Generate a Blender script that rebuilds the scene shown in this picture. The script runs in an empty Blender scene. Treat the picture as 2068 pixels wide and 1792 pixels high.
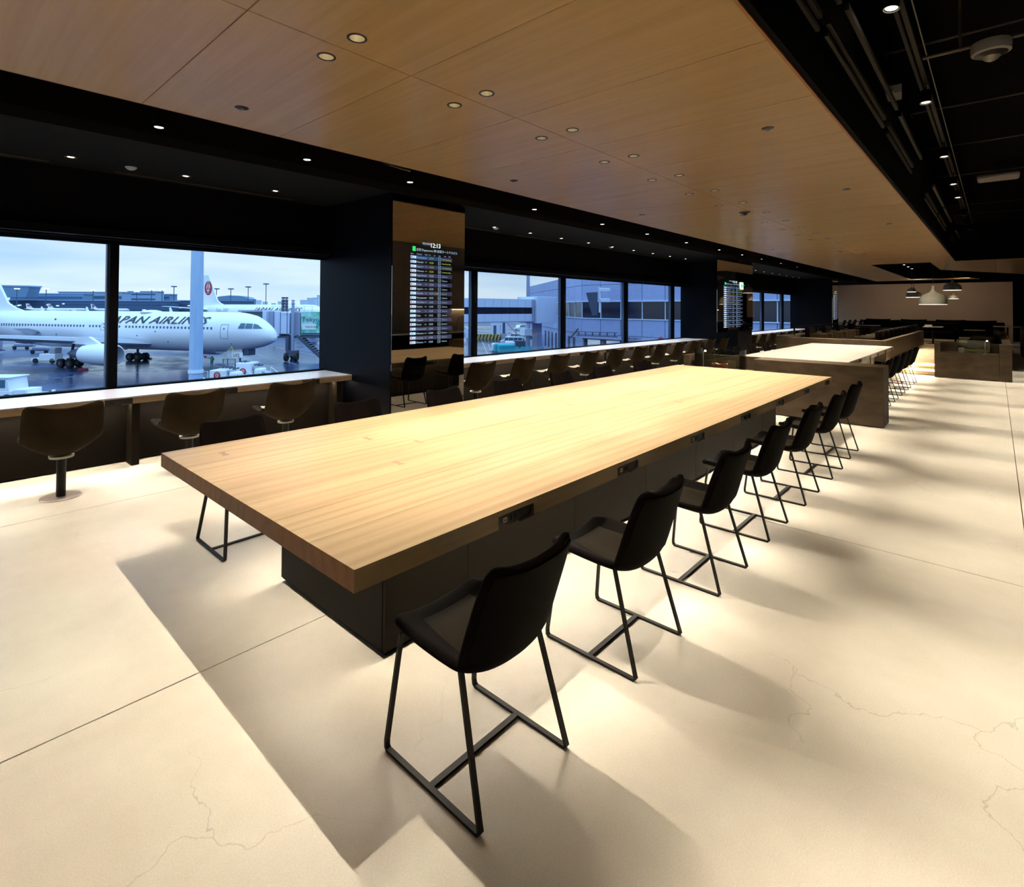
import bpy, bmesh, math, random
from mathutils import Vector, Matrix
random.seed(7)
S = bpy.context.scene
COL = S.collection
PI = math.pi
CAMH = 1.667

# ---------------------------------------------------------------- camera
F_PX, CY, YAW, PITCH, ROLL = 1084.958, 604.75, .733363, .01540415, -.0056958
fw = Vector((math.cos(YAW), math.sin(YAW), 0)); rt = Vector((math.sin(YAW), -math.cos(YAW), 0)); dn = Vector((0, 0, -1))
fw2 = math.cos(PITCH)*fw - math.sin(PITCH)*dn
dn2 = math.cos(PITCH)*dn + math.sin(PITCH)*fw
rt3 = math.cos(ROLL)*rt + math.sin(ROLL)*dn2
dn3 = math.cos(ROLL)*dn2 - math.sin(ROLL)*rt
cd = bpy.data.cameras.new('camera')
cam = bpy.data.objects.new('camera', cd); COL.objects.link(cam)
m = Matrix((rt3, -dn3, -fw2)).transposed().to_4x4(); m.translation = (0, 0, CAMH)
cam.matrix_world = m
cd.sensor_width = 36; cd.lens = 36*F_PX/2068; cd.shift_y = -(896-CY)/2068
cd.clip_start = .05; cd.clip_end = 4000
S.camera = cam
S.view_settings.view_transform = 'Standard'; S.view_settings.look = 'None'
S.view_settings.exposure = 0.4; S.view_settings.gamma = 1
S.view_settings.use_curve_mapping = False
S.cycles.use_denoising = True
S.cycles.max_bounces = 8; S.cycles.diffuse_bounces = 5; S.cycles.glossy_bounces = 4; S.cycles.transparent_max_bounces = 12
S.cycles.sample_clamp_indirect = 6; S.cycles.caustics_reflective = False; S.cycles.caustics_refractive = False

# ---------------------------------------------------------------- sky (overcast, bluish)
W = bpy.data.worlds.new('sky'); S.world = W; W.use_nodes = True
nt = W.node_tree; nt.nodes.clear()
def N(t, **k):
    n = nt.nodes.new(t)
    for a, b in k.items(): setattr(n, a, b)
    return n
L = lambda a, b: nt.links.new(a, b)
tc = N('ShaderNodeTexCoord'); mp = N('ShaderNodeMapping'); mp.inputs['Scale'].default_value = (1.3, 1.3, 9)
no = N('ShaderNodeTexNoise'); no.inputs['Scale'].default_value = 2.2; no.inputs['Detail'].default_value = 6; no.inputs['Roughness'].default_value = .5
sp = N('ShaderNodeSeparateXYZ')
r1 = N('ShaderNodeMapRange'); r1.inputs['From Min'].default_value = .0; r1.inputs['From Max'].default_value = .16
L(tc.outputs['Generated'], mp.inputs['Vector']); L(mp.outputs['Vector'], no.inputs['Vector'])
L(tc.outputs['Generated'], sp.inputs[0]); L(sp.outputs['Z'], r1.inputs['Value'])
ad = N('ShaderNodeMath', operation='MULTIPLY_ADD'); L(no.outputs['Fac'], ad.inputs[0]); ad.inputs[1].default_value = 2.2; ad.inputs[2].default_value = -1.1
ad2 = N('ShaderNodeMath', operation='ADD'); L(ad.outputs[0], ad2.inputs[0]); L(r1.outputs['Result'], ad2.inputs[1])
cr = N('ShaderNodeValToRGB'); cr.color_ramp.elements[0].position = .1; cr.color_ramp.elements[0].color = (.72, .87, 1.0, 1)
cr.color_ramp.elements[1].position = 1.0; cr.color_ramp.elements[1].color = (.34, .60, .93, 1)
L(ad2.outputs[0], cr.inputs[0])
bg = N('ShaderNodeBackground'); bg.inputs['Strength'].default_value = 1.12; wo = N('ShaderNodeOutputWorld')
zr = N('ShaderNodeMapRange', interpolation_type='SMOOTHSTEP'); zr.inputs['From Min'].default_value = .12; zr.inputs['From Max'].default_value = 1.0; zr.inputs['To Min'].default_value = .84; zr.inputs['To Max'].default_value = 2.3
L(sp.outputs['Z'], zr.inputs['Value']); L(zr.outputs['Result'], bg.inputs['Strength'])
L(cr.outputs[0], bg.inputs['Color']); L(bg.outputs[0], wo.inputs[0])

# ---------------------------------------------------------------- lights
WARM = (1, .89, .72)
def spot(x, y, z, power, cone=80, blend=.35, tgt=None, r=.010, col=WARM, parent=None):
    d = bpy.data.lights.new('lamp_or_fill_light', 'SPOT'); d.energy = power; d.spot_size = math.radians(cone); d.spot_blend = blend
    d.shadow_soft_size = r; d.color = col
    o = bpy.data.objects.new('lamp_or_fill_light', d); COL.objects.link(o); o.location = (x, y, z)
    if tgt is not None:
        o.rotation_euler = (Vector(tgt)-Vector((x, y, z))).to_track_quat('-Z', 'Y').to_euler()
    return o
P_DOWN, P_TRACK, P_SOFFIT, P_HANG = 205, 250, 130, 215
PITCH_X = 1.073
for k in range(0, 21):
    for yy in (2.76, 3.11):
        spot(1.70+PITCH_X*k, yy, 3.225, P_DOWN if k < 14 else P_DOWN*1.3, 76, .55)
for x, y, p, c in ((-3.4, .6, 1500, 58), (-3.4, 2.6, 1500, 58), (-3.4, 4.6, 1500, 58), (-.9, -1.4, 1400, 56), (-.9, 1.6, 35, 70), (-1.3, 5.2, 50, 60)):  # added spots behind the camera, no fixtures; their floor bounce lifts the ceiling
    spot(x, y, 3.2, p, c, .9, r=.05)
TRACK = [(-.9, 4.2), (2.4, 4.2), (5.45, 4.2), (8.2, 4.2), (11.3, 4.2), (13.9, 4.2), (16.4, 4.2), (19.5, 4.3), (24.0, 4.3), (27.5, 4.3)]
for i, (x, z) in enumerate(TRACK):
    spot(x, .62, z-.02, P_TRACK if i < 7 else P_TRACK*.5, 44, .8, tgt=(x+.3, .4, 0))
for k in range(13): spot(1.55+1.5*k, -1.35, 4.2, 780 if k < 11 else 560, 25, .95, tgt=(1.55+1.5*k, -.1, 0), r=.02)
for x in [-1.35, -.3, 1.38, 2.72, 4.05, 6.45, 8.4, 10.1, 12.0, 14.0, 15.7, 17.4, 19.4, 21.4]:
    spot(x, 5.35, 3.19, P_HANG*(.45 if x < 0 else 1), 64, .8)
for k in range(-3, 4): spot(1.02+1.03*k, 6.89, 3.145, P_SOFFIT, 62, .5, col=(1, .93, .84))
for k in range(10): spot(6.12+1.03*k, 6.89, 3.145, P_SOFFIT, 62, .5, col=(1, .93, .84))
for k in range(10): spot(18.6+1.03*k, 6.89, 3.145, P_SOFFIT, 62, .5, col=(1, .93, .84))
# strip lights tucked under the table and the window counters (they wash the floor)
def strip(x0, x1, y0, y1, z, power, tilt=(0, 0, -1)):
    d = bpy.data.lights.new('strip_glow', 'AREA'); d.shape = 'RECTANGLE'; w, h = x1-x0, y1-y0
    d.size, d.size_y = w, h; d.energy = power; d.color = WARM
    o = bpy.data.objects.new('strip_glow', d); COL.objects.link(o); o.location = ((x0+x1)/2, (y0+y1)/2, z)
    o.rotation_euler = (tilt[0], tilt[1], tilt[2]*0)
    return o
strip(1.52, 7.57, 2.08, 2.10, .625, 46); strip(1.52, 7.57, 3.28, 3.30, .625, 46); strip(1.42, 1.44, 2.17, 3.21, .625, 5); strip(7.62, 7.64, 2.17, 3.21, .625, 5)
strip(-4.8, 4.05, 6.76, 6.78, .635, 62); strip(5.4, 16.55, 6.76, 6.78, .635, 76); strip(17.9, 29.0, 6.76, 6.78, .635, 62)
strip(10.2, 16.2, 2.33, 2.35, .62, 22); strip(10.2, 16.2, 3.5, 3.52, .62, 22)
for x, y, p in ((33.5, 1.0, 55), (33.5, 3.2, 55), (33.5, 5.2, 45)): spot(x, y, 3.2, p, 120, .8, tgt=(36.4, y, 1.6), r=.1)  # added wash spots without fixtures, to brighten the brown end wall

# ---------------------------------------------------------------- materials
def mk(name, col, rough=.6, metal=0, emit=None, es=1, spec=.5, nodes=None):
    m = bpy.data.materials.new(name); m.use_nodes = True
    b = m.node_tree.nodes['Principled BSDF']
    b.inputs['Base Color'].default_value = (*col, 1); b.inputs['Roughness'].default_value = rough
    b.inputs['Metallic'].default_value = metal; b.inputs['Specular IOR Level'].default_value = spec
    if emit: b.inputs['Emission Color'].default_value = (*emit, 1); b.inputs['Emission Strength'].default_value = es
    if nodes: nodes(m.node_tree, b)
    return m
def noise_mix(c1, c2, scale=(1, 1, 1), ns=4, detail=4, lo=.35, hi=.65, bump=0, bscale=60, rnd=0, rough=None):
    def f(t, b):
        n = t.nodes.new; l = t.links.new
        tc = n('ShaderNodeTexCoord'); mp = n('ShaderNodeMapping'); mp.inputs['Scale'].default_value = scale
        l(tc.outputs['Object'], mp.inputs['Vector'])
        no = n('ShaderNodeTexNoise'); no.inputs['Scale'].default_value = ns; no.inputs['Detail'].default_value = detail
        l(mp.outputs[0], no.inputs['Vector'])
        if rnd:
            oi = n('ShaderNodeObjectInfo'); mu = n('ShaderNodeMath'); mu.operation = 'MULTIPLY'; mu.inputs[1].default_value = 37
            l(oi.outputs['Random'], mu.inputs[0]); no.noise_dimensions = '4D'; l(mu.outputs[0], no.inputs['W'])
        mr = n('ShaderNodeMapRange'); mr.inputs['From Min'].default_value = lo; mr.inputs['From Max'].default_value = hi
        l(no.outputs['Fac'], mr.inputs['Value'])
        mx = n('ShaderNodeMix'); mx.data_type = 'RGBA'; mx.inputs[6].default_value = (*c1, 1); mx.inputs[7].default_value = (*c2, 1)
        l(mr.outputs[0], mx.inputs[0])
        out = mx.outputs[2]
        if rnd:
            hs = n('ShaderNodeHueSaturation'); m2 = n('ShaderNodeMapRange'); m2.inputs['To Min'].default_value = 1-rnd; m2.inputs['To Max'].default_value = 1+rnd
            l(oi.outputs['Random'], m2.inputs['Value']); l(m2.outputs[0], hs.inputs['Value']); l(out, hs.inputs['Color']); out = hs.outputs[0]
        l(out, b.inputs['Base Color'])
        if bump:
            nb = n('ShaderNodeTexNoise'); nb.inputs['Scale'].default_value = bscale; nb.inputs['Detail'].default_value = 3
            l(tc.outputs['Object'], nb.inputs['Vector'])
            bp = n('ShaderNodeBump'); bp.inputs['Strength'].default_value = bump; bp.inputs['Distance'].default_value = .01
            l(nb.outputs['Fac'], bp.inputs['Height']); l(bp.outputs[0], b.inputs['Normal'])
    return f
def wood_rings(c1, c2, axis='X', scale=6.0, dist=2.2):
    # real 3-D growth rings: end grain on the ends, long figure on the faces
    def f(t, b):
        n = t.nodes.new; l = t.links.new
        tc = n('ShaderNodeTexCoord'); oi = n('ShaderNodeObjectInfo')
        mp = n('ShaderNodeMapping'); mp.inputs['Scale'].default_value = (.05, 1, 1) if axis == 'X' else (1, .05, 1)
        l(tc.outputs['Object'], mp.inputs['Vector'])
        cx = n('ShaderNodeCombineXYZ')
        mu = n('ShaderNodeMath'); mu.operation = 'MULTIPLY'; mu.inputs[1].default_value = 91.7; l(oi.outputs['Random'], mu.inputs[0])
        sn = n('ShaderNodeMath'); sn.operation = 'SINE'; l(mu.outputs[0], sn.inputs[0])
        m2 = n('ShaderNodeMath'); m2.operation = 'MULTIPLY'; m2.inputs[1].default_value = 3.0; l(sn.outputs[0], m2.inputs[0])
        l(m2.outputs[0], cx.inputs[1]); l(sn.outputs[0], cx.inputs[2]); l(mu.outputs[0], cx.inputs[0])
        va = n('ShaderNodeVectorMath'); va.operation = 'ADD'; l(mp.outputs[0], va.inputs[0]); l(cx.outputs[0], va.inputs[1])
        wv = n('ShaderNodeTexWave'); wv.wave_type = 'RINGS'; wv.rings_direction = axis
        wv.inputs['Scale'].default_value = scale; wv.inputs['Distortion'].default_value = dist; wv.inputs['Detail'].default_value = 3; wv.inputs['Detail Scale'].default_value = 1.1
        l(va.outputs[0], wv.inputs['Vector'])
        no = n('ShaderNodeTexNoise'); mp3 = n('ShaderNodeMapping'); mp3.inputs['Scale'].default_value = (1.2, 34, 34) if axis == 'X' else (34, 1.2, 34)
        l(tc.outputs['Object'], mp3.inputs['Vector']); l(mp3.outputs[0], no.inputs['Vector']); no.inputs['Scale'].default_value = 1; no.inputs['Detail'].default_value = 4
        nl = n('ShaderNodeTexNoise'); mp4 = n('ShaderNodeMapping'); mp4.inputs['Scale'].default_value = (.5, 3.2, 3.2) if axis == 'X' else (3.2, .5, 3.2)
        l(tc.outputs['Object'], mp4.inputs['Vector']); l(mp4.outputs[0], nl.inputs['Vector']); nl.inputs['Scale'].default_value = 1; nl.inputs['Detail'].default_value = 3
        pw = n('ShaderNodeMath'); pw.operation = 'POWER'; pw.inputs[1].default_value = 2.5; l(wv.outputs['Fac'], pw.inputs[0])
        a1 = n('ShaderNodeMath'); a1.operation = 'MULTIPLY'; a1.inputs[1].default_value = .17; l(pw.outputs[0], a1.inputs[0])
        a2 = n('ShaderNodeMath'); a2.operation = 'MULTIPLY_ADD'; a2.inputs[1].default_value = .46; l(no.outputs['Fac'], a2.inputs[0]); l(a1.outputs[0], a2.inputs[2])
        a3 = n('ShaderNodeMath'); a3.operation = 'MULTIPLY_ADD'; a3.inputs[1].default_value = .40; l(nl.outputs['Fac'], a3.inputs[0]); l(a2.outputs[0], a3.inputs[2])
        mr = n('ShaderNodeMapRange'); mr.inputs['From Min'].default_value = .3; mr.inputs['From Max'].default_value = 1.0; l(a3.outputs[0], mr.inputs['Value'])
        mx = n('ShaderNodeMix'); mx.data_type = 'RGBA'; mx.inputs[6].default_value = (*c1, 1); mx.inputs[7].default_value = (*c2, 1); l(mr.outputs[0], mx.inputs[0])
        hs = n('ShaderNodeHueSaturation'); m3 = n('ShaderNodeMapRange'); m3.inputs['To Min'].default_value = .9; m3.inputs['To Max'].default_value = 1.08
        l(oi.outputs['Random'], m3.inputs['Value']); l(m3.outputs[0], hs.inputs['Value']); l(mx.outputs[2], hs.inputs['Color'])
        ge = n('ShaderNodeNewGeometry'); se = n('ShaderNodeSeparateXYZ'); l(ge.outputs['True Normal'], se.inputs[0])
        ab = n('ShaderNodeMath'); ab.operation = 'ABSOLUTE'; l(se.outputs[0 if axis == 'X' else 1], ab.inputs[0])
        gt = n('ShaderNodeMath'); gt.operation = 'GREATER_THAN'; gt.inputs[1].default_value = .7; l(ab.outputs[0], gt.inputs[0])
        eg = n('ShaderNodeMix'); eg.data_type = 'RGBA'; eg.blend_type = 'MULTIPLY'; l(gt.outputs[0], eg.inputs[0]); l(hs.outputs[0], eg.inputs[6]); eg.inputs[7].default_value = (.66, .42, .24, 1)
        l(eg.outputs[2], b.inputs['Base Color'])
    return f
def veneer(t, b):
    n = t.nodes.new; l = t.links.new
    tc = n('ShaderNodeTexCoord'); oi = n('ShaderNodeObjectInfo')
    mp = n('ShaderNodeMapping'); mp.inputs['Scale'].default_value = (9.5, .10, 1); l(tc.outputs['Object'], mp.inputs['Vector'])
    vo = n('ShaderNodeTexWhiteNoise'); vo.noise_dimensions = '1D'
    sx = n('ShaderNodeSeparateXYZ'); l(mp.outputs[0], sx.inputs[0]); fl = n('ShaderNodeMath'); fl.operation = 'FLOOR'; l(sx.outputs[0], fl.inputs[0]); l(fl.outputs[0], vo.inputs['W'])
    mp2 = n('ShaderNodeMapping'); mp2.inputs['Scale'].default_value = (26, 1.1, 1); l(tc.outputs['Object'], mp2.inputs['Vector'])
    no = n('ShaderNodeTexNoise'); no.inputs['Scale'].default_value = 1; no.inputs['Detail'].default_value = 5; l(mp2.outputs[0], no.inputs['Vector'])
    a = n('ShaderNodeMath'); a.operation = 'MULTIPLY_ADD'; a.inputs[1].default_value = .28; l(vo.outputs['Value'], a.inputs[0]); l(no.outputs['Fac'], a.inputs[2])
    mr = n('ShaderNodeMapRange'); mr.inputs['From Min'].default_value = .4; mr.inputs['From Max'].default_value = .95; l(a.outputs[0], mr.inputs['Value'])
    mx = n('ShaderNodeMix'); mx.data_type = 'RGBA'; mx.inputs[6].default_value = (.98, .69, .32, 1); mx.inputs[7].default_value = (.90, .60, .25, 1); l(mr.outputs[0], mx.inputs[0])
    l(mx.outputs[2], b.inputs['Base Color'])
def concrete(t, b):
    n = t.nodes.new; l = t.links.new
    tc = n('ShaderNodeTexCoord')
    n1 = n('ShaderNodeTexNoise'); n1.inputs['Scale'].default_value = .9; n1.inputs['Detail'].default_value = 6; n1.inputs['Roughness'].default_value = .6; l(tc.outputs['Object'], n1.inputs['Vector'])
    mr = n('ShaderNodeMapRange'); mr.inputs['From Min'].default_value = .3; mr.inputs['From Max'].default_value = .7; l(n1.outputs['Fac'], mr.inputs['Value'])
    mx = n('ShaderNodeMix'); mx.data_type = 'RGBA'; mx.inputs[6].default_value = (.56, .51, .42, 1); mx.inputs[7].default_value = (.74, .69, .59, 1); l(mr.outputs[0], mx.inputs[0])
    n2 = n('ShaderNodeTexNoise'); n2.inputs['Scale'].default_value = 190; n2.inputs['Detail'].default_value = 2; l(tc.outputs['Object'], n2.inputs['Vector'])
    m2 = n('ShaderNodeMapRange'); m2.inputs['From Min'].default_value = .35; m2.inputs['From Max'].default_value = .7; m2.inputs['To Min'].default_value = .93; m2.inputs['To Max'].default_value = 1.05; l(n2.outputs['Fac'], m2.inputs['Value'])
    # hairline cracks
    nd = n('ShaderNodeTexNoise'); nd.inputs['Scale'].default_value = 3.5; nd.inputs['Detail'].default_value = 5; l(tc.outputs['Object'], nd.inputs['Vector'])
    vm = n('ShaderNodeVectorMath'); vm.operation = 'MULTIPLY_ADD'; vm.inputs[1].default_value = (.55, .55, 0); l(nd.outputs['Color'], vm.inputs[0]); l(tc.outputs['Object'], vm.inputs[2])
    vr = n('ShaderNodeTexVoronoi'); vr.feature = 'DISTANCE_TO_EDGE'; vr.inputs['Scale'].default_value = .8; l(vm.outputs[0], vr.inputs['Vector'])
    m3 = n('ShaderNodeMapRange'); m3.inputs['From Min'].default_value = 0; m3.inputs['From Max'].default_value = .0036; m3.inputs['To Min'].default_value = .70; l(vr.outputs['Distance'], m3.inputs['Value'])
    nk = n('ShaderNodeTexNoise'); nk.inputs['Scale'].default_value = .55; l(tc.outputs['Object'], nk.inputs['Vector'])
    m4 = n('ShaderNodeMapRange'); m4.inputs['From Min'].default_value = .5; m4.inputs['From Max'].default_value = .56; l(nk.outputs['Fac'], m4.inputs['Value'])
    mm = n('ShaderNodeMix'); mm.data_type = 'FLOAT'; mm.inputs[2].default_value = 1.0; l(m4.outputs[0], mm.inputs[0]); l(m3.outputs[0], mm.inputs[3])
    mu = n('ShaderNodeMath'); mu.operation = 'MULTIPLY'; l(m2.outputs[0], mu.inputs[0]); l(mm.outputs[0], mu.inputs[1])
    vs = n('ShaderNodeVectorMath'); vs.operation = 'SCALE'; l(mx.outputs[2], vs.inputs[0]); l(mu.outputs[0], vs.inputs['Scale'])
    l(vs.outputs[0], b.inputs['Base Color'])
    m5 = n('ShaderNodeMapRange'); m5.inputs['To Min'].default_value = .3; m5.inputs['To Max'].default_value = .5; l(n1.outputs['Fac'], m5.inputs['Value']); l(m5.outputs[0], b.inputs['Roughness'])
    bp = n('ShaderNodeBump'); bp.inputs['Strength'].default_value = .06; bp.inputs['Distance'].default_value = .002; l(n2.outputs['Fac'], bp.inputs['Height']); l(bp.outputs[0], b.inputs['Normal'])
def wet(t, b):
    n = t.nodes.new; l = t.links.new
    tc = n('ShaderNodeTexCoord')
    mp = n('ShaderNodeMapping'); mp.inputs['Scale'].default_value = (.035, .02, 1); mp.inputs['Rotation'].default_value = (0, 0, .7); l(tc.outputs['Object'], mp.inputs['Vector'])
    n1 = n('ShaderNodeTexNoise'); n1.inputs['Scale'].default_value = 2; n1.inputs['Detail'].default_value = 9; n1.inputs['Roughness'].default_value = .62; l(mp.outputs[0], n1.inputs['Vector'])
    mr = n('ShaderNodeMapRange'); mr.inputs['From Min'].default_value = .46; mr.inputs['From Max'].default_value = .60; l(n1.outputs['Fac'], mr.inputs['Value'])
    mx = n('ShaderNodeMix'); mx.data_type = 'RGBA'; mx.inputs[6].default_value = (.012, .028, .085, 1); mx.inputs[7].default_value = (.055, .095, .21, 1); l(mr.outputs[0], mx.inputs[0])
    br = n('ShaderNodeTexBrick'); br.offset = 0; br.inputs['Scale'].default_value = 1; br.inputs['Brick Width'].default_value = 7.5; br.inputs['Row Height'].default_value = 7.5; br.inputs['Mortar Size'].default_value = .05
    br.inputs['Color1'].default_value = (1, 1, 1, 1); br.inputs['Color2'].default_value = (.86, .86, .86, 1); br.inputs['Mortar'].default_value = (.35, .35, .35, 1); l(tc.outputs['Object'], br.inputs['Vector'])
    mm = n('ShaderNodeMix'); mm.data_type = 'RGBA'; mm.blend_type = 'MULTIPLY'; mm.inputs[0].default_value = 1; l(mx.outputs[2], mm.inputs[6]); l(br.outputs['Color'], mm.inputs[7]); l(mm.outputs[2], b.inputs['Base Color'])
    m5 = n('ShaderNodeMapRange'); m5.inputs['To Min'].default_value = .16; m5.inputs['To Max'].default_value = .45; l(mr.outputs[0], m5.inputs['Value']); l(m5.outputs[0], b.inputs['Roughness'])
def glassy(name, refl, tint=(1, 1, 1), rough=0.0):
    m = bpy.data.materials.new(name); m.use_nodes = True; t = m.node_tree; t.nodes.clear(); n = t.nodes.new
    o = n('ShaderNodeOutputMaterial'); mx = n('ShaderNodeMixShader'); tr = n('ShaderNodeBsdfTransparent'); gl = n('ShaderNodeBsdfGlossy')
    tr.inputs[0].default_value = (*tint, 1); gl.inputs['Roughness'].default_value = rough
    fr = n('ShaderNodeFresnel'); fr.inputs['IOR'].default_value = 1.45
    mu = n('ShaderNodeMath'); mu.operation = 'MULTIPLY'; mu.inputs[1].default_value = refl; t.links.new(fr.outputs[0], mu.inputs[0])
    t.links.new(mu.outputs[0], mx.inputs[0]); t.links.new(tr.outputs[0], mx.inputs[1]); t.links.new(gl.outputs[0], mx.inputs[2]); t.links.new(mx.outputs[0], o.inputs[0])
    return m
M = {}
M['concrete'] = mk('polished_concrete', (.7, .62, .5), .4, nodes=concrete, spec=.4)
M['subfloor'] = mk('subfloor', (.07, .03, .012), .9)
M['veneer'] = mk('ceiling_veneer', (.7, .45, .2), .26, nodes=veneer, spec=.5)
M['veneer_edge'] = mk('veneer_edge', (.55, .24, .07), .5)
M['black'] = mk('black_paint', (.0014, .0012, .0014), .9, spec=.05)
M['blackwall'] = mk('black_wall', (.0018, .0016, .0024), .8, spec=.05)
M['soffit'] = mk('dark_grey_soffit', (.006, .0062, .006), .85, spec=.05)
M['navy'] = mk('navy_column', (.0010, .0013, .0032), .5, spec=.1)
M['frame'] = mk('window_frame_black', (.0012, .0012, .002), .7, spec=.05)
M['frame_blue'] = mk('window_frame_edge', (.06, .10, .18), .4)
M['counter_top'] = mk('counter_laminate', (.84, .80, .80), .22, spec=.6)
M['counter_edge'] = mk('counter_edge', (.40, .29, .18), .5, nodes=noise_mix((.36, .26, .16), (.44, .33, .21), scale=(1, 1, 8), ns=6))
M['counter_panel'] = mk('counter_panel', (.005, .0038, .0027), .7, spec=.05)
M['tablewood'] = mk('table_wood', (.8, .6, .38), .42, nodes=wood_rings((.43, .33, .19), (.20, .120, .052), 'X', 3.4, 7.0), spec=.3)
M['inlay'] = mk('inlay_wood', (.21, .14, .085), .4)
M['cab'] = mk('cabinet_brown', (.012, .009, .006), .5, nodes=noise_mix((.007, .0053, .0034), (.010, .0076, .0049), ns=2), spec=.05)
M['stone'] = mk('brown_stone', (.2, .14, .09), .5, nodes=noise_mix((.048, .033, .019), (.075, .054, .032), scale=(1, 1, 2.5), ns=3, detail=8, bump=.05), spec=.2)
M['velvet'] = mk('dark_upholstery', (.0035, .002, .0017), .8, spec=.05, nodes=noise_mix((.0018, .0010, .0009), (.0030, .0017, .0014), ns=5))
M['velvet_back'] = mk('dark_back_upholstery', (.0024, .0018, .0010), .75, spec=.05)
M['olive'] = mk('olive_pad', (.009, .0065, .0025), .8, spec=.1)
M['suede'] = mk('brown_suede', (.03, .022, .013), .9, nodes=noise_mix((.014, .0100, .0054), (.024, .0170, .0092), ns=5, detail=5, bump=.15, bscale=25), spec=.06)
M['seatcream'] = mk('cream_cushion', (.55, .47, .36), .8)
M['gunmetal'] = mk('dark_steel', (.008, .006, .0035), .45, .0, spec=.2)
M['blacksteel'] = mk('black_steel', (.002, .002, .002), .4, .0, spec=.2)
M['chrome'] = mk('chrome', (.80, .78, .68), .3, .6)
M['plate'] = mk('floor_plate', (.55, .46, .40), .3, .55)
M['mirror'] = mk('tinted_mirror', (.30, .27, .235), .02, 1)
M['outletblack'] = mk('outlet_black', (.010, .008, .008), .4)
M['outletwhite'] = mk('outlet_white', (.55, .48, .32), .4)
M['white'] = mk('white_plastic', (.75, .72, .68), .4)
M['cream'] = mk('white_tabletop', (.36, .34, .30), .3)
M['edgegrey'] = mk('grey_table_edge', (.30, .30, .31), .35)
M['wallbrown'] = mk('brown_wall', (.28, .18, .11), .8, nodes=noise_mix((.26, .168, .105), (.30, .195, .125), ns=.6))
M['kitchenwall'] = mk('kitchen_wall', (.26, .22, .18), .6)
M['platform'] = mk('platform_floor', (.5, .36, .2), .45, nodes=noise_mix((.46, .33, .19), (.58, .44, .27), scale=(.6, 3, 1), ns=3))
M['lens'] = mk('lamp_lens', (1, .9, .75), .3, emit=(1, .88, .68), es=9)
M['lens_hot'] = mk('lamp_lens_bright', (1, .9, .75), .3, emit=(1, .88, .68), es=30)
M['lens_dim'] = mk('lamp_lens_dim', (1, .9, .75), .3, emit=(1, .90, .74), es=3)
M['reflector'] = mk('lamp_reflector', (.95, .88, .72), .3, 1)
M['rim'] = mk('lamp_rim', (.10, .07, .04), .4, .3)
M['led'] = mk('led_strip', (1, .9, .75), .5, emit=(1, .78, .50), es=14)
M['bronze'] = mk('bronze_metal', (.018, .012, .005), .6, .1)
M['duct'] = mk('duct_insulation', (.02, .014, .008), .85, nodes=noise_mix((.012, .009, .005), (.026, .018, .010), ns=7, bump=.6, bscale=14))
M['glass'] = glassy('window_glass', .2, (.97, .99, 1))
M['clearglass'] = glassy('display_glass', 1.3, (.93, .96, .93))
M['pendant'] = mk('pendant_shade', (.62, .58, .46), .35)
M['pend_rim'] = mk('pendant_lit_rim', (.9, .85, .75), .5, emit=(1, .92, .78), es=.9)
M['pend_in'] = mk('pendant_inside', (.9, .8, .6), .5, emit=(1, .85, .6), es=1.2)
M['scr_band'] = mk('screen_band', (.01, .01, .02), .3, emit=(.022, .026, .065), es=1)
M['scr_band2'] = mk('screen_band_blue', (.01, .02, .04), .3, emit=(.008, .035, .11), es=1)
M['scr_white'] = mk('screen_white', (.1, .1, .1), .5, emit=(.24, .38, .52), es=1.0)
M['scr_bright'] = mk('screen_bright', (.1, .1, .1), .5, emit=(.75, .95, .95), es=1.0)
M['scr_yellow'] = mk('screen_yellow', (.1, .1, .1), .5, emit=(.26, .36, .05), es=1.0)
M['scr_tile'] = mk('screen_tile', (.1, .1, .1), .5, emit=(.42, .62, .76), es=1.0)
M['scr_green'] = mk('screen_green', (.02, .2, .05), .5, emit=(.02, .55, .13), es=1.0)
M['scr_dark'] = mk('screen_dark', (.02, .02, .05), .5, emit=(.03, .03, .10), es=1.0)
M['scr_red'] = mk('screen_red', (.3, .02, .05), .5, emit=(.35, .02, .08), es=1.0)
# outside
M['tarmac'] = mk('wet_tarmac', (.06, .07, .1), .3, nodes=wet, spec=.22)
M['planewhite'] = mk('aircraft_white', (.86, .88, .92), .28, nodes=noise_mix((.84, .86, .91), (.90, .91, .94), scale=(.2, 1, 1), ns=.8))
M['planegrey'] = mk('aircraft_grey', (.36, .38, .44), .35)
M['ink'] = mk('livery_ink', (.02, .02, .045), .5)
M['red'] = mk('livery_red', (.48, .015, .03), .5)
M['winblue'] = mk('cabin_window', (.10, .14, .24), .2)
M['cockpit'] = mk('cockpit_glass', (.06, .14, .22), .1)
M['rubber'] = mk('tyre_rubber', (.012, .012, .016), .7)
M['gear'] = mk('gear_metal', (.10, .12, .18), .5, .3)
M['polewhite'] = mk('mast_paint', (.42, .58, .78), .5, nodes=noise_mix((.38, .54, .75), (.46, .62, .80), scale=(3, 3, .3), ns=2))
M['far1'] = mk('far_terminal_haze', (.17, .30, .46), .8)  # far building colours have the distance haze painted into their blue
M['far2'] = mk('far_terminal_haze_dark', (.07, .13, .24), .8)
M['far3'] = mk('far_skyline_haze', (.32, .45, .62), .8)
M['farwin'] = mk('far_lit_window', (.6, .8, .9), .5, emit=(.65, .95, .95), es=1)
M['facade'] = mk('facade_panel', (.40, .46, .72), .6, nodes=noise_mix((.38, .44, .70), (.43, .49, .76), scale=(1, 1, 6), ns=1.5, rnd=.05))
M['facade_dark'] = mk('facade_joint', (.06, .08, .14), .7)
M['facade_glass'] = mk('facade_glass', (.014, .016, .035), .12, spec=.6)
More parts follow.
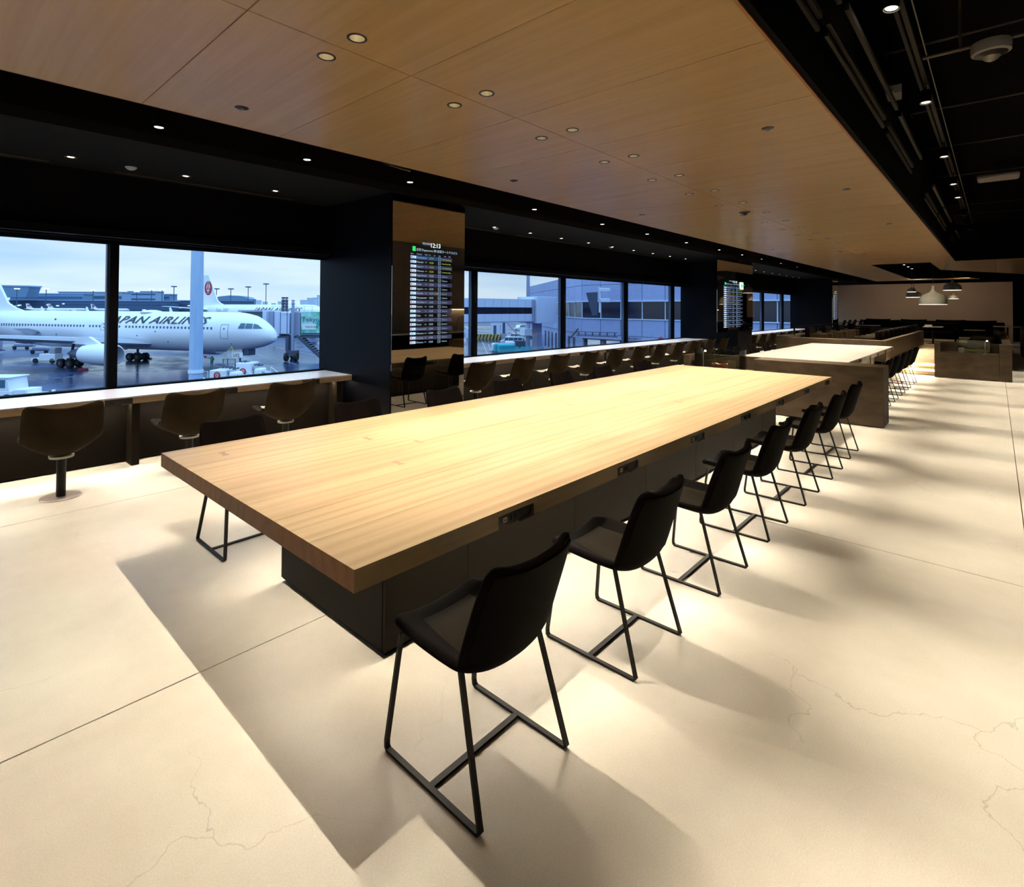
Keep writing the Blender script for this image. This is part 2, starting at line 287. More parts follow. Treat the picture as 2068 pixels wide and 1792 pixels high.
M['ledge'] = mk('facade_ledge', (.70, .80, .95), .5)
M['bridge'] = mk('bridge_panel', (.66, .73, .92), .5)
M['bridgegrey'] = mk('jet_bridge_grey', (.34, .37, .52), .5)
M['teal'] = mk('teal_paint', (.0, .42, .52), .4)
M['yellow'] = mk('hazard_yellow', (.55, .45, .08), .6)
M['adgreen'] = mk('ad_green', (.18, .62, .46), .5, nodes=noise_mix((.50, .82, .75), (.06, .50, .30), scale=(1, 1, 1), ns=.55, lo=.42, hi=.6))
M['adwhite'] = mk('ad_white', (.85, .9, .9), .5)
M['orange'] = mk('beacon_orange', (.8, .25, .02), .4)
M['hivis'] = mk('hivis_vest', (.06, .22, .09), .6)
M['skin'] = mk('skin', (.45, .28, .2), .6)
M['signred'] = mk('sign_red', (.45, .03, .06), .5)
M['orangebox'] = mk('orange_box', (.45, .16, .05), .6)
M['copper'] = mk('copper_object', (.75, .30, .18), .35, .4)
M['moss'] = mk('moss_object', (.35, .33, .04), .6)
M['card'] = mk('white_card', (.72, .66, .58), .6)
M['cardink'] = mk('card_ink', (.30, .22, .18), .6)

# ---------------------------------------------------------------- mesh helpers
class MB:
    def __init__(s): s.v = []; s.f = []
    def add(s, vs, fs):
        o = len(s.v); s.v += [tuple(p) for p in vs]; s.f += [tuple(i+o for i in f) for f in fs]; return s
    def box(s, x0, x1, y0, y1, z0, z1, mt=None):
        vs = [(x0, y0, z0), (x1, y0, z0), (x1, y1, z0), (x0, y1, z0), (x0, y0, z1), (x1, y0, z1), (x1, y1, z1), (x0, y1, z1)]
        if mt is not None: vs = [mt @ Vector(p) for p in vs]
        return s.add(vs, [(3, 2, 1, 0), (4, 5, 6, 7), (0, 1, 5, 4), (1, 2, 6, 5), (2, 3, 7, 6), (3, 0, 4, 7)])
    def bar(s, a, b, w, h=None):
        a, b = Vector(a), Vector(b); d = b-a; h = h or w
        q = d.to_track_quat('X', 'Z').to_matrix().to_4x4(); q.translation = a
        return s.box(0, d.length, -w/2, w/2, -h/2, h/2, q)
    def tube(s, a, b, r, n=12, r2=None, caps=True):
        a, b = Vector(a), Vector(b); d = b-a; r2 = r if r2 is None else r2
        q = d.to_track_quat('Z', 'Y').to_matrix()
        vs = [a+q@Vector((r*math.cos(t*2*PI/n), r*math.sin(t*2*PI/n), 0)) for t in range(n)] + \
             [b+q@Vector((r2*math.cos(t*2*PI/n), r2*math.sin(t*2*PI/n), 0)) for t in range(n)]
        fs = [(i, (i+1) % n, n+(i+1) % n, n+i) for i in range(n)]
        if caps: fs += [tuple(range(n-1, -1, -1)), tuple(range(n, 2*n))]
        return s.add(vs, fs)
    def lathe(s, c, prof, n=20, mt=None):   # prof: (r, z)
        c = Vector(c); vs = []; k = len(prof)
        for r, z in prof:
            for t in range(n): vs.append((r*math.cos(t*2*PI/n), r*math.sin(t*2*PI/n), z))
        vs = [(mt @ Vector(p) if mt is not None else Vector(p)) + c for p in vs]
        fs = [(j*n+i, j*n+(i+1) % n, (j+1)*n+(i+1) % n, (j+1)*n+i) for j in range(k-1) for i in range(n)]
        return s.add(vs, fs)
    def prism(s, poly, p0, ux, uy, ext):   # polygon (a,b) in plane p0+a*ux+b*uy, extruded by ext
        p0, ux, uy, ext = map(Vector, (p0, ux, uy, ext)); n = len(poly)
        vs = [p0+a*ux+b*uy for a, b in poly]; vs += [p+ext for p in vs]
        return s.add(vs, [tuple(range(n)), tuple(range(2*n-1, n-1, -1))] + [(i, n+i, n+(i+1) % n, (i+1) % n) for i in range(n)])
    def sweep(s, path, B, wb, wn):          # rectangular bar along a planar path with plane normal B
        B = Vector(B).normalized(); path = [Vector(p) for p in path]; vs = []; k = len(path)
        for i, p in enumerate(path):
            t0 = (p-path[i-1]).normalized() if i else None; t1 = (path[i+1]-p).normalized() if i < k-1 else None
            t = (t0+t1).normalized() if t0 and t1 else (t0 or t1)
            nn = B.cross(t).normalized(); sc = 1/max(.4, (nn.dot(B.cross(t0 or t1).normalized())))
            for a, b in ((-1, -1), (1, -1), (1, 1), (-1, 1)): vs.append(p+B*a*wb/2+nn*b*sc*wn/2)
        fs = [(j*4+i, j*4+(i+1) % 4, (j+1)*4+(i+1) % 4, (j+1)*4+i) for j in range(k-1) for i in range(4)]
        return s.add(vs, fs+[(0, 1, 2, 3), tuple(4*(k-1)+i for i in (3, 2, 1, 0))])
    def pipe(s, path, r, n=8):
        path = [Vector(p) for p in path]; vs = []; k = len(path); ref = None
        for i, p in enumerate(path):
            t = ((path[min(i+1, k-1)]-path[max(i-1, 0)])).normalized()
            if ref is None: ref = t.orthogonal().normalized()
            ref = (ref-t*ref.dot(t)).normalized(); b = t.cross(ref)
            for a in range(n): vs.append(p+(ref*math.cos(a*2*PI/n)+b*math.sin(a*2*PI/n))*r)
        fs = [(j*n+i, j*n+(i+1) % n, (j+1)*n+(i+1) % n, (j+1)*n+i) for j in range(k-1) for i in range(n)]
        return s.add(vs, fs+[tuple(range(n-1, -1, -1)), tuple((k-1)*n+i for i in range(n))])
    def grid(s, fn, nu, nv):
        vs = [fn(i/nu, j/nv) for i in range(nu+1) for j in range(nv+1)]
        w = nv+1
        return s.add(vs, [(i*w+j, i*w+j+1, (i+1)*w+j+1, (i+1)*w+j) for i in range(nu) for j in range(nv)])
    def mesh(s, name, mat, smooth=None):
        me = bpy.data.meshes.new(name); me.from_pydata(s.v, [], s.f); me.materials.append(mat)
        bm = bmesh.new(); bm.from_mesh(me); bmesh.ops.recalc_face_normals(bm, faces=bm.faces); bm.to_mesh(me); bm.free()
        if smooth is not None:
            me.shade_smooth(); me.set_sharp_from_angle(angle=math.radians(smooth))
        me.update(); return me
    def build(s, name, mat, parent=None, smooth=None, bevel=0, loc=None):
        o = bpy.data.objects.new(name, s.mesh(name, mat, smooth)); COL.objects.link(o)
        if parent: o.parent = parent
        if loc: o.location = loc
        if bevel:
            b = o.modifiers.new('bevel', 'BEVEL'); b.width = bevel; b.segments = 2; b.limit_method = 'ANGLE'
        return o
def tag(o, label=None, cat=None, group=None, kind=None):
    if label: o['label'] = label
    if cat: o['category'] = cat
    if group: o['group'] = group
    if kind: o['kind'] = kind
    return o
def thing(name, label, cat, loc=(0, 0, 0), rz=0, group=None):
    o = bpy.data.objects.new(name, None); COL.objects.link(o); o.location = loc; o.rotation_euler = (0, 0, rz)
    o.empty_display_size = .1
    return tag(o, label, cat, group)
def struct(name, label=None):
    o = bpy.data.objects.new(name, None); COL.objects.link(o); o.empty_display_size = .1
    return tag(o, label, kind='structure')
def sbox(name, mat, b, label=None, bevel=0):
    o = MB().box(*b).build(name, M[mat], bevel=bevel); return tag(o, label, kind='structure')
def inst(name, me, parent, loc=(0, 0, 0), rot=(0, 0, 0), scale=(1, 1, 1)):
    o = bpy.data.objects.new(name, me); COL.objects.link(o); o.parent = parent; o.location = loc; o.rotation_euler = rot; o.scale = scale; return o
KIDS = {}
def copy_tree(root, loc, rz=0, label=None, group=None, scale=None):
    if root not in KIDS: KIDS[root] = [(c, list(c.children)) for c in root.children]
    r = root.copy(); COL.objects.link(r); r.location = loc; r.rotation_euler = (0, 0, rz)
    if scale: r.scale = scale
    if label: r['label'] = label
    if group: r['group'] = group
    for ch, gs in KIDS[root]:
        c = ch.copy(); COL.objects.link(c); c.parent = r
        for g in gs:
            d = g.copy(); COL.objects.link(d); d.parent = c
    return r
ORD = ['first', 'second', 'third', 'fourth', 'fifth', 'sixth', 'seventh', 'eighth', 'ninth', 'tenth', 'eleventh', 'twelfth', 'thirteenth', 'fourteenth', 'fifteenth', 'sixteenth', 'seventeenth', 'eighteenth', 'nineteenth', 'twentieth', 'twenty-first', 'twenty-second', 'twenty-third', 'twenty-fourth', 'twenty-fifth', 'twenty-sixth', 'twenty-seventh', 'twenty-eighth', 'twenty-ninth', 'thirtieth']
def text(mb, s, p0, ux, uz, size, shear=0, align='LEFT', fn=None, bold=0):
    cu = bpy.data.curves.new('t', 'FONT'); cu.body = s; cu.size = size; cu.shear = shear; cu.align_x = align
    cu.resolution_u = 2
    cu.offset = bold
    o = bpy.data.objects.new('t', cu); COL.objects.link(o)
    me = bpy.data.meshes.new_from_object(o)
    p0, ux, uz = Vector(p0), Vector(ux), Vector(uz)
    vs = [p0+ux*v.co.x+uz*v.co.y for v in me.vertices]
    if fn: vs = [fn(v) for v in vs]
    mb.add(vs, [tuple(p.vertices) for p in me.polygons])
    bpy.data.objects.remove(o); bpy.data.meshes.remove(me); bpy.data.curves.remove(cu)
    return mb
def crane_mark(c, ux, uz, r, nrm, parent, namebase='crane_emblem'):
    # red disc with a white crane: wings raised round the rim, neck and head in the middle
    c, ux, uz, nrm = map(Vector, (c, ux, uz, nrm)); n = 28
    d = MB(); d.prism([(r*math.cos(t*2*PI/n), r*math.sin(t*2*PI/n)) for t in range(n)], c, ux, uz, nrm*r*.01)
    o = d.build(namebase, M['red'], parent)
    w = MB()
    def pl(pts, k=.02): w.prism([(a*r, b*r) for a, b in pts], c+nrm*r*.012, ux, uz, nrm*r*k)
    for sx in (-1, 1):
        pl([(sx*.08, .95), (sx*.34, .55), (sx*.50, .10), (sx*.42, -.18), (sx*.30, .10), (sx*.22, .50)])
        pl([(sx*.44, -.22), (sx*.25, -.42), (0, -.46), (sx*.02, -.34), (sx*.2, -.28)])
    pl([(-.06, -.3), (.08, -.3), (.10, .0), (.04, .3), (.16, .44), (.05, .5), (-.06, .36), (.0, .0)])
    w.build('crane_shape', M['planewhite'], o)
    t = MB(); text(t, 'JAL', c+nrm*r*.03-uz*r*.72, ux, uz, r*.34, .2, 'CENTER'); t.build('lettering', M['planewhite'], o)
    return o

# ================================================================= THE SETTING
XA, XB = -5.0, 36.5
# ---- floor: big cast slabs with saw-cut joints
fl = tag(MB().box(XA, XB+3, -2.4, 7.6, -.12, -.012).build('floor', M['subfloor']), 'polished cream concrete floor in large slabs', kind='structure')
xs = [XA, 4.5, 10.2, 15.9, 21.6, 27.3, 33.0, XB+3]; ys = [-2.4, -.15, 2.70, 5.55, 7.6]
for i in range(len(xs)-1):
    for j in range(len(ys)-1):
        g = .0035
        MB().box(xs[i]+g, xs[i+1]-g, ys[j]+g, ys[j+1]-g, -.012, 0).build('concrete_slab', M['concrete'], fl)
# ---- wooden ceiling with panels, holes for the downlights
ZC = 3.235
ceil = tag(MB().box(XA, 22.35, .995, 4.9, 3.42, 3.45).build('ceiling', M['subfloor']), 'dropped timber veneer ceiling above the long table', kind='structure')
def panel(x0, x1, y0, y1, holes=(), z=ZC, name='ceiling_panel', parent=ceil, t=.014):
    mb = MB(); R = .047; q = .09; n = 24
    cells = []
    ysp = [y0]; hs = sorted(holes, key=lambda h: h[1])
    y = y0
    for hx, hy in hs:
        if hy-q > y: mb.box(x0, x1, y, hy-q, z, z+t)
        mb.box(x0, hx-q, hy-q, hy+q, z, z+t); mb.box(hx+q, x1, hy-q, hy+q, z, z+t)
        vs = []; sq = []
        for k in range(n):
            a = k*2*PI/n; c, s_ = math.cos(a), math.sin(a); mm = max(abs(c), abs(s_))
            vs.append((hx+R*c, hy+R*s_, z)); sq.append((hx+q*c/mm, hy+q*s_/mm, z))
        up = [(a, b, z+t) for a, b, c in vs]
        mb.add(vs+sq+up, [(k, (k+1) % n, n+(k+1) % n, n+k) for k in range(n)] + [(k, (k+1) % n, 2*n+(k+1) % n, 2*n+k) for k in range(n)])
        # corners of the square missed by the ray-cast octants
        for cx_, cy_ in ((1, 1), (-1, 1), (-1, -1), (1, -1)):
            pass
        y = hy+q
    if y < y1: mb.box(x0, x1, y, y1, z, z+t)
    return mb.build(name, M['veneer'], parent)
seams = [1.153+PITCH_X*k for k in range(-6, 20)] + [22.35]
seams[0] = XA
g = .004
DL = []
for i in range(len(seams)-1):
    a, b = seams[i], seams[i+1]; cx = None
    k = i-6+0
    hx = 1.70+PITCH_X*(i-6+0)
    ok = a+.2 < hx < b-.2
    panel(a+g, b-g, .985, 2.937-g, [(hx, 2.76)] if ok else [])
    panel(a+g, b-g, 2.937+g, 4.91, [(hx, 3.11)] if ok else [])
    if ok: DL += [(hx, 2.76), (hx, 3.11)]
for nm, (y0, y1) in (('trim_1', (.968, .985)), ('trim_2', (4.91, 4.925))):
    sbox(nm, 'veneer_edge', (XA, 22.35, y0, y1, ZC, ZC+.05), 'thin timber edge of the dropped ceiling')
sbox('trim_3', 'black', (XA, 22.35, 4.926, 4.95, ZC+.01, 4.9)); 
sbox('trim_4', 'black', (XA, 22.35, .93, .967, ZC+.01, 4.4), 'black fascia along the open side of the timber ceiling')
# timber ceiling beyond, round the dark well
c2 = tag(MB().box(22.37, 22.40, 3.27, 4.9, 3.26, 3.5).build('ceiling', M['black']), 'further timber ceiling round a dark angular well', kind='structure')
def flat(poly, nm='ceiling_panel', z=ZC):
    return MB().prism(poly, (0, 0, z), (1, 0, 0), (0, 1, 0), (0, 0, .014)).build(nm, M['veneer'], c2)
for a in range(6): flat([(22.36+2*a, 3.27), (22.352+2*a+2, 3.27), (22.352+2*a+2, 4.91), (22.36+2*a, 4.91)])
flat([(34.2, .95), (35.6, .6), (35.6, 4.91), (34.37, 4.91), (34.37, 3.27)])
flat([(22.36, 1.60), (26.67, 1.60), (30.0, -.0), (22.36, -.0)]); flat([(22.36, -.006), (30.0, -.006), (34.8, -2.3), (22.36, -2.3)])
# fascia return above the well
sbox('trim_5', 'black', (22.352, 22.37, -2.35, 4.9, 3.255, 4.4))
# ---- black upper ceiling, walls
sbox('ceiling', 'black', (XA, XB+3, -2.4, 7.7, 4.9, 5.0), 'black open upper ceiling')
YM = 5.76
sbox('ceiling', 'soffit', (XA, XB, YM, 7.45, 3.155, 3.25), 'dark grey soffit over the window bar')
sbox('trim_6', 'black', (XA, XB, YM, YM+.03, 3.25, 4.9))
sbox('wall_left', 'blackwall', (XA, XB, 7.42, 7.62, 2.385, 3.155), 'black wall above the windows')
sbox('wall_left', 'blackwall', (XA, XB, 7.44, 7.62, 0, .70))
sbox('wall_back', 'blackwall', (XA-.1, XA, -2.4, 7.6, 0, 4.9))
sbox('wall_right', 'kitchenwall', (XA, XB+3, -2.5, -2.4, 0, 4.9))
bw = sbox('wall_front', 'wallbrown', (XB, XB+.2, -.62, 7.6, 0, 3.10), 'plain brown end wall beyond the lounge')
sbox('wall_front', 'blackwall', (XB+3, XB+3.1, -2.4, 7.6, 0, 4.9))
# roller blind boxes above the windows
for i, (a, b) in enumerate(((XA, 4.09), (5.36, 16.6), (17.86, 29.1))):
    t = thing('blind_box', ['black roller blind box above the aircraft window', 'black roller blind box above the bridge window', 'black roller blind box above the farthest window'][i], 'blind', (0, 7.36, 2.42))
    MB().box(a+.01, b-.01, -.06, .055, -.02, .09).build('housing', M['frame'], t, bevel=.004)
    MB().box(a+.01, b-.01, -.063, -.055, .0, .006).build('rail', M['frame_blue'], t)
# ---- columns
COLX = [(4.09, 5.355), (16.6, 17.86), (29.1, 30.35)]
for i, (a, b) in enumerate(COLX):
    y0 = 5.785 if i != 1 else 5.785
    o = MB().box(a, b, y0, 7.60, 0, 3.155).build('column', M['navy'], bevel=.004)
    tag(o, ['navy black column beside the aircraft window', 'navy black column behind the second screen', 'farthest navy black column before the brown wall'][i], kind='structure')
# ---- windows
def window(n, a, b, mulls):
    w = struct(n, 'wide airport window looking onto the apron')
    for z0, z1 in ((.70, .735), (2.365, 2.40)):
        MB().box(a, b, 7.45, 7.56, z0, z1).build('frame_rail', M['frame'], w)
    for x in mulls:
        f = MB().box(x-.04, x+.045, 7.42, 7.58, .735, 2.365).build('mullion', M['frame'], w)
        MB().box(x-.052, x-.04, 7.50, 7.57, .735, 2.365).build('mullion_edge', M['frame_blue'], f)
    e = [a]+mulls+[b]
    for i in range(len(e)-1):
        p0, p1 = e[i]+.045, e[i+1]-.052
        MB().box(p0, p1, 7.528, 7.534, .735, 2.365).build('pane', M['glass'], w)
window('window_1', XA+.01, 4.088, [-1.35, 1.50])
window('window_2', 5.36, 16.598, [7.20, 10.06, 12.90, 15.73])
window('window_3', 17.862, 29.098, [18.6, 21.5, 24.42, 27.3])

# ================================================================= LAMPS
def lamp_recessed():
    t = thing('ceiling_downlight', '', 'ceiling light', (0, 0, ZC))
    MB().lathe((0, 0, 0), [(.058, -.003), (.058, .0), (.045, .0), (.045, -.004), (.058, -.003)], 28).build('trim_ring', M['outletblack'], t, 40)
    MB().lathe((0, 0, 0), [(.044, -.002), (.041, .03), (.030, .07), (.018, .085)], 24).build('reflector', M['reflector'], t, 60)
    MB().lathe((0, 0, 0), [(.0001, .072), (.012, .074), (.018, .086), (.0001, .088)], 16).build('lens', M['lens_hot'], t)
    return t
dl = lamp_recessed(); first = True
dls = sorted(DL)
vis = [p for p in dls if p[0] > .9]
for i, (x, y) in enumerate(dls):
    side = 'aisle' if y < 2.9 else 'window'
    kx = sorted(set(p[0] for p in vis))
    lab = ('recessed ceiling downlight, %s side of the %s pair counted from the near end' % (side, ORD[kx.index(x)])) if x in kx else 'recessed ceiling downlight behind the camera, %s side, %s pair back' % (side, ORD[int((1.8-x)/PITCH_X)])
    if first: dl.location = (x, y, ZC); dl['label'] = lab; dl['group'] = 'paired downlights over the long table'; first = False
    else: copy_tree(dl, (x, y, ZC), 0, lab, 'paired downlights over the long table')
# small ceiling discs (sprinklers / sensors)
sp_ = thing('ceiling_sprinkler', '', 'sprinkler', (0, 0, ZC), group='flush sprinklers and sensors in the timber ceiling')
MB().lathe((0, 0, 0), [(.0001, -.004), (.045, -.004), (.052, 0)], 20).build('disc', M['gunmetal'], sp_, 40)
MB().lathe((0, 0, 0), [(.0001, -.03), (.010, -.028), (.014, -.012), (.008, -.004)], 10).build('nozzle', M['chrome'], sp_, 40)
SPR = [(1.702, 4.42, 'small dark sprinkler disc left of the nearest downlight pair'), (4.92, 1.46, 'small dark sprinkler disc nearest the open ceiling edge'), (4.92, 4.41, 'small dark sprinkler disc near the left ceiling edge beyond the screen'),
       (8.09, 1.44, 'second dark sprinkler disc along the open ceiling edge'), (11.85, 1.435, 'third dark sprinkler disc along the open ceiling edge'), (8.13, 4.40, 'third dark sprinkler disc along the window side of the ceiling'),
       (15.06, 4.35, 'fourth dark sprinkler disc along the window side of the ceiling'), (16.6, 3.83, 'tiny sensor disc left of the far downlights'), (18.7, 1.455, 'fourth dark sprinkler disc along the open ceiling edge'),
       (21.75, 1.42, 'last dark sprinkler disc by the corner of the timber ceiling')]
for i, (x, y, lab) in enumerate(SPR):
    if i == 0: sp_.location = (x, y, ZC); sp_['label'] = lab
    else: copy_tree(sp_, (x, y, ZC), 0, lab)
cm = thing('ceiling_camera', 'dark dome camera disc in the timber ceiling beyond the sixth pair', 'camera', (9.1, 2.95-.28, ZC))
cm.location = (8.98, 3.02, ZC)
MB().lathe((0, 0, 0), [(.0001, -.012), (.075, -.012), (.085, 0)], 24).build('disc', M['gunmetal'], cm, 40)
MB().lathe((0, 0, 0), [(.0001, -.05), (.03, -.04), (.04, -.012)], 16).build('dome', M['blacksteel'], cm, 60)
# hanging cylinder spots on the window side
def cyl_spot(loc, label, h=.16):
    t = thing('cylinder_spot', label, 'spotlight', loc, group='black cylinder spots beside the timber ceiling')
    MB().lathe((0, 0, 0), [(.0001, h), (.045, h), (.045, 0), (.040, 0), (.036, .02), (.0001, .022)], 20).build('body', M['black'], t, 40)
    MB().lathe((0, 0, 0), [(.0001, .004), (.034, .004), (.036, .016), (.0001, .018)], 16).build('lens', M['lens'], t)
    MB().tube((0, 0, h), (0, 0, 4.9-loc[2]), .008, 6).build('stem', M['black'], t)
    return t
cs = cyl_spot((1.38, 5.35, 3.2), 'nearest black cylinder spot hanging beside the timber ceiling')
HX = [2.72, 4.05, 6.45, 8.4, 10.1, 12.0, 14.0, 15.7, 17.4, 19.4, 21.4]
for i, x in enumerate(HX): copy_tree(cs, (x, 5.35, 3.2), 0, '%s black cylinder spot from the near end beside the timber ceiling' % ORD[i+1])
# soffit downlights over the window bar
def soffit_lamp():
    t = thing('soffit_downlight', '', 'ceiling light', (0, 0, 3.155), group='small downlights over the window bar')
    MB().lathe((0, 0, 0), [(.05, 0), (.05, -.004), (.036, -.005), (.034, -.001)], 20).build('trim_ring', M['rim'], t, 40)
    MB().lathe((0, 0, 0), [(.0001, -.002), (.024, -.003), (.030, 0)], 16).build('lens', M['lens'], t)
    return t
sl = soffit_lamp(); first = True
def put_soffit(x, lab):
    global first
    if first: sl.location = (x, 6.89, 3.155); sl['label'] = lab; first = False
    else: copy_tree(sl, (x, 6.89, 3.155), 0, lab)
for k in range(-1, 3): put_soffit(1.02+1.03*(k if k >= 0 else -1), '%s soffit downlight over the aircraft window bar' % (ORD[k] if k >= 0 else 'outermost left'))
for k in range(10): put_soffit(6.12+1.03*k, '%s soffit downlight over the bridge window bar' % ORD[k])
for k in range(10): put_soffit(18.6+1.03*k, '%s soffit downlight over the farthest window bar' % ORD[k])
sd = thing('smoke_detector', 'cream smoke detector disc on the grey soffit between two downlights', 'smoke detector', (1.53, 6.91, 3.155))
MB().lathe((0, 0, 0), [(.0001, -.03), (.03, -.028), (.05, -.012), (.055, 0)], 20).build('body', M['white'], sd, 40)
for i, x in enumerate((7.25, 11.3)):
    copy_tree(sd, (x, 6.95, 3.155), 0, ['cream smoke detector on the soffit above the bridge window, near end', 'cream smoke detector on the soffit above the bridge window, far end'][i])
# linear diffusers in the soffit
for i, (a, b) in enumerate(((-1.2, .90), (1.45, 3.5), (5.6, 7.7), (8.2, 10.3), (11.0, 13.1))):
    t = thing('air_diffuser', ['linear slot diffuser at the far left of the soffit', 'linear slot diffuser above the aircraft window', 'nearest linear slot diffuser above the bridge window', 'middle linear slot diffuser above the bridge window', 'farthest linear slot diffuser above the bridge window'][i], 'vent', ((a+b)/2, 7.27, 3.155))
    L_ = (b-a)/2
    for s_ in (-1, 0, 1): MB().box(-L_, L_, s_*.03-.006, s_*.03+.006, -.006, 0).build('blade', M['bronze'], t)
    MB().box(-L_, L_, -.036, .036, -.0015, 0).build('slot', M['black'], t)
# wall speaker flap / tilted plates in the void
for i, (x, z) in enumerate(((3.75, 3.33), (8.6, 3.45), (13.0, 3.42))):
    t = thing('ceiling_speaker', ['tilted bronze speaker plate in the void beside the first screen', 'second tilted speaker plate further along the void', 'third tilted speaker plate far along the void'][i], 'speaker', (x, 5.25, z))
    o = MB().box(-.17, .17, -.10, .10, -.01, .01).build('plate', M['bronze'], t, bevel=.005); o.rotation_euler = (.45, 0, .1)
    MB().lathe((0, 0, 0), [(.0001, -.016), (.008, -.014), (.010, -.009)], 8).build('stud', M['chrome'], t)
    MB().tube((0, 0, 0), (0, 0, 4.9-z), .01, 6).build('stem', M['black'], t)

# ---- open ceiling on the right: rail, track spots, ducts, camera
rl = thing('lighting_track', 'long bronze lighting track under the black ceiling', 'track', (0, .62, 4.44))
MB().box(-4.5, 36, -.02, .02, -.015, .025).build('rail', M['bronze'], rl)
MB().box(-4.5, 36, .045, .075, -.005, .035).build('conduit', M['bronze'], rl)
MB().tube((-4.5, -.07, .03), (36, -.07, .03), .006, 6).build('cable', M['outletwhite'], rl)
for k in range(7): MB().tube((-3+6*k, 0, .02), (-3+6*k, 0, .58), .006, 6).build('hanger', M['black'], rl)
def track_spot(label, loc, rx, ry):
    t = thing('track_spot', label, 'spotlight', loc, group='black spotlights on the lighting track')
    MB().box(-.05, .05, -.018, .018, -.03, 0).build('adapter', M['bronze'], t)
    MB().tube((0, 0, -.03), (0, 0, -.09), .010, 8).build('yoke', M['blacksteel'], t)
    o = MB().lathe((0, 0, 0), [(.0001, .0), (.050, 0), (.056, -.02), (.056, -.15), (.050, -.15), (.046, -.13), (.0001, -.128)], 20).build('body', M['black'], t, 40); o.location = (0, 0, -.08); o.rotation_euler = (rx, ry, 0)
    MB().lathe((0, 0, 0), [(.0001, -.141), (.045, -.143), (.046, -.132)], 20).build('lens', M['lens'], o)
    MB().lathe((0, 0, 0), [(.052, -.15), (.059, -.155), (.059, -.148), (.052, -.146), (.052, -.15)], 20).build('front_ring', M['chrome'], o, 40)
    return t
TS = [(5.45, 4.42, .12, .06), (8.2, 4.42, 0, .04), (11.3, 4.42, 0, .05), (13.9, 4.42, 0, .0), (15.6, 4.42, .0, 0), (18.6, 4.42, 0, -.6), (20.6, 4.42, 0, -.6), (22.0, 4.42, 0, -.6), (23.0, 4.42, 0, -.6), (26.5, 4.42, 0, 0), (28.5, 4.42, 0, 0), (30.5, 4.42, 0, 0)]
ts = None
for i, (x, z, rx, ry) in enumerate(TS):
    lab = ('bright black spotlight at the top right, nearest on the track' if i == 0 else '%s black spotlight along the track counted from the near one' % ORD[i])
    if i in (0, 5): ts = track_spot(lab, (x, .62, z), rx, ry)
    elif i == 9 or i == 1: ts = track_spot(lab, (x, .62, z), rx, ry)
    else: copy_tree(ts, (x, .62, z), 0, lab)
t2 = thing('lighting_track', 'second bronze lighting track above the aisle, beyond the right edge', 'track', (0, -1.35, 4.44))
MB().box(.5, 20.5, -.02, .02, -.015, .025).build('rail', M['bronze'], t2)
for k in (1, 7, 12, 18.2): MB().tube((k, 0, .02), (k, 0, .46), .006, 6).build('hanger', M['black'], t2)
for k in range(13): copy_tree(ts, (1.55+1.5*k, -1.35, 4.43), 0, '%s black spotlight on the second track beyond the right edge' % ORD[k], 'black spotlights on the second track')
# cross conduits
for i, (x, y0, y1, z) in enumerate(((7.45, .95, -2.3, 4.62), (10.0, .95, -2.3, 4.62), (12.4, .95, -2.3, 4.62), (14.6, .95, -2.3, 4.5), (19.5, .95, -2.3, 4.6), (21.5, .95, -2.3, 4.6))):
    t = thing('ceiling_conduit', '%s thin conduit crossing the black ceiling, from the near end' % ORD[i], 'conduit', (x, 0, z), group='conduits crossing under the black ceiling')
    MB().tube((0, y0, 0), (0, y1, 0), .012, 8).build('pipe', M['bronze'], t)
    MB().tube((.06, y0, .01), (.06, y1, .01), .008, 8).build('cable', M['bronze'], t)
    MB().tube((0, y0-.03, 0), (0, y0-.03, -.06), .014, 8).build('junction_box', M['gunmetal'], t)
# thick pipe carrying dome camera
t = thing('camera_pipe', 'thick grey pipe carrying the white dome camera', 'pipe', (6.95, 0, 4.275))
MB().tube((0, .55, 0), (0, -2.3, 0), .018, 10).build('pipe', M['rim'], t)
MB().tube((0, .25, -.02), (0, .25, .57), .012, 8).build('clamp', M['rim'], t)
t = thing('dome_camera', 'large white round dome camera hanging at the top right', 'camera', (6.93, .02, 4.16))
MB().lathe((0, 0, 0), [(.0001, .10), (.15, .10), (.155, .05), (.15, .0), (.128, -.012), (.12, -.008)], 36).build('housing', M['white'], t, 35)
MB().lathe((0, 0, 0), [(.126, -.012), (.09, -.035), (.07, -.04)], 32).build('bezel', M['gunmetal'], t, 40)
MB().lathe((0, 0, 0), [(.07, -.038), (.055, -.062), (.03, -.078), (.0001, -.084)], 24).build('lens_dome', M['chrome'], t, 60)
# small projector / sensor box on bracket
t = thing('projector', 'small white box projector on a wire bracket under the black ceiling', 'projector', (7.55, .88, 4.18))
o = MB().box(-.11, .11, -.09, .09, -.05, .05).build('case', M['white'], t, bevel=.006); o.rotation_euler = (0, .1, .1)
MB().box(-.15, -.115, -.03, .03, -.03, .01).build('lens_barrel', M['card'], t)
for a in (-.09, .0, .08): MB().tube((a, .0, .05), (a*1.2, .02, .72), .007, 6).build('bracket', M['blacksteel'], t)
# emergency light bars
for i, (x, y, z, lab) in enumerate(((15.9, -.05, 4.6, 'white rounded emergency light at the right edge'), (24.5, -.35, 4.45, 'small white emergency light far along the right edge'))):
    t = thing('emergency_light', lab, 'emergency light', (x, y, z))
    MB().box(-.25, .25, -.35, .35, -.05, .05).build('body', M['white'], t, bevel=.04)
    MB().tube((0, 0, .05), (0, 0, 4.9-z), .01, 6).build('stem', M['black'], t)
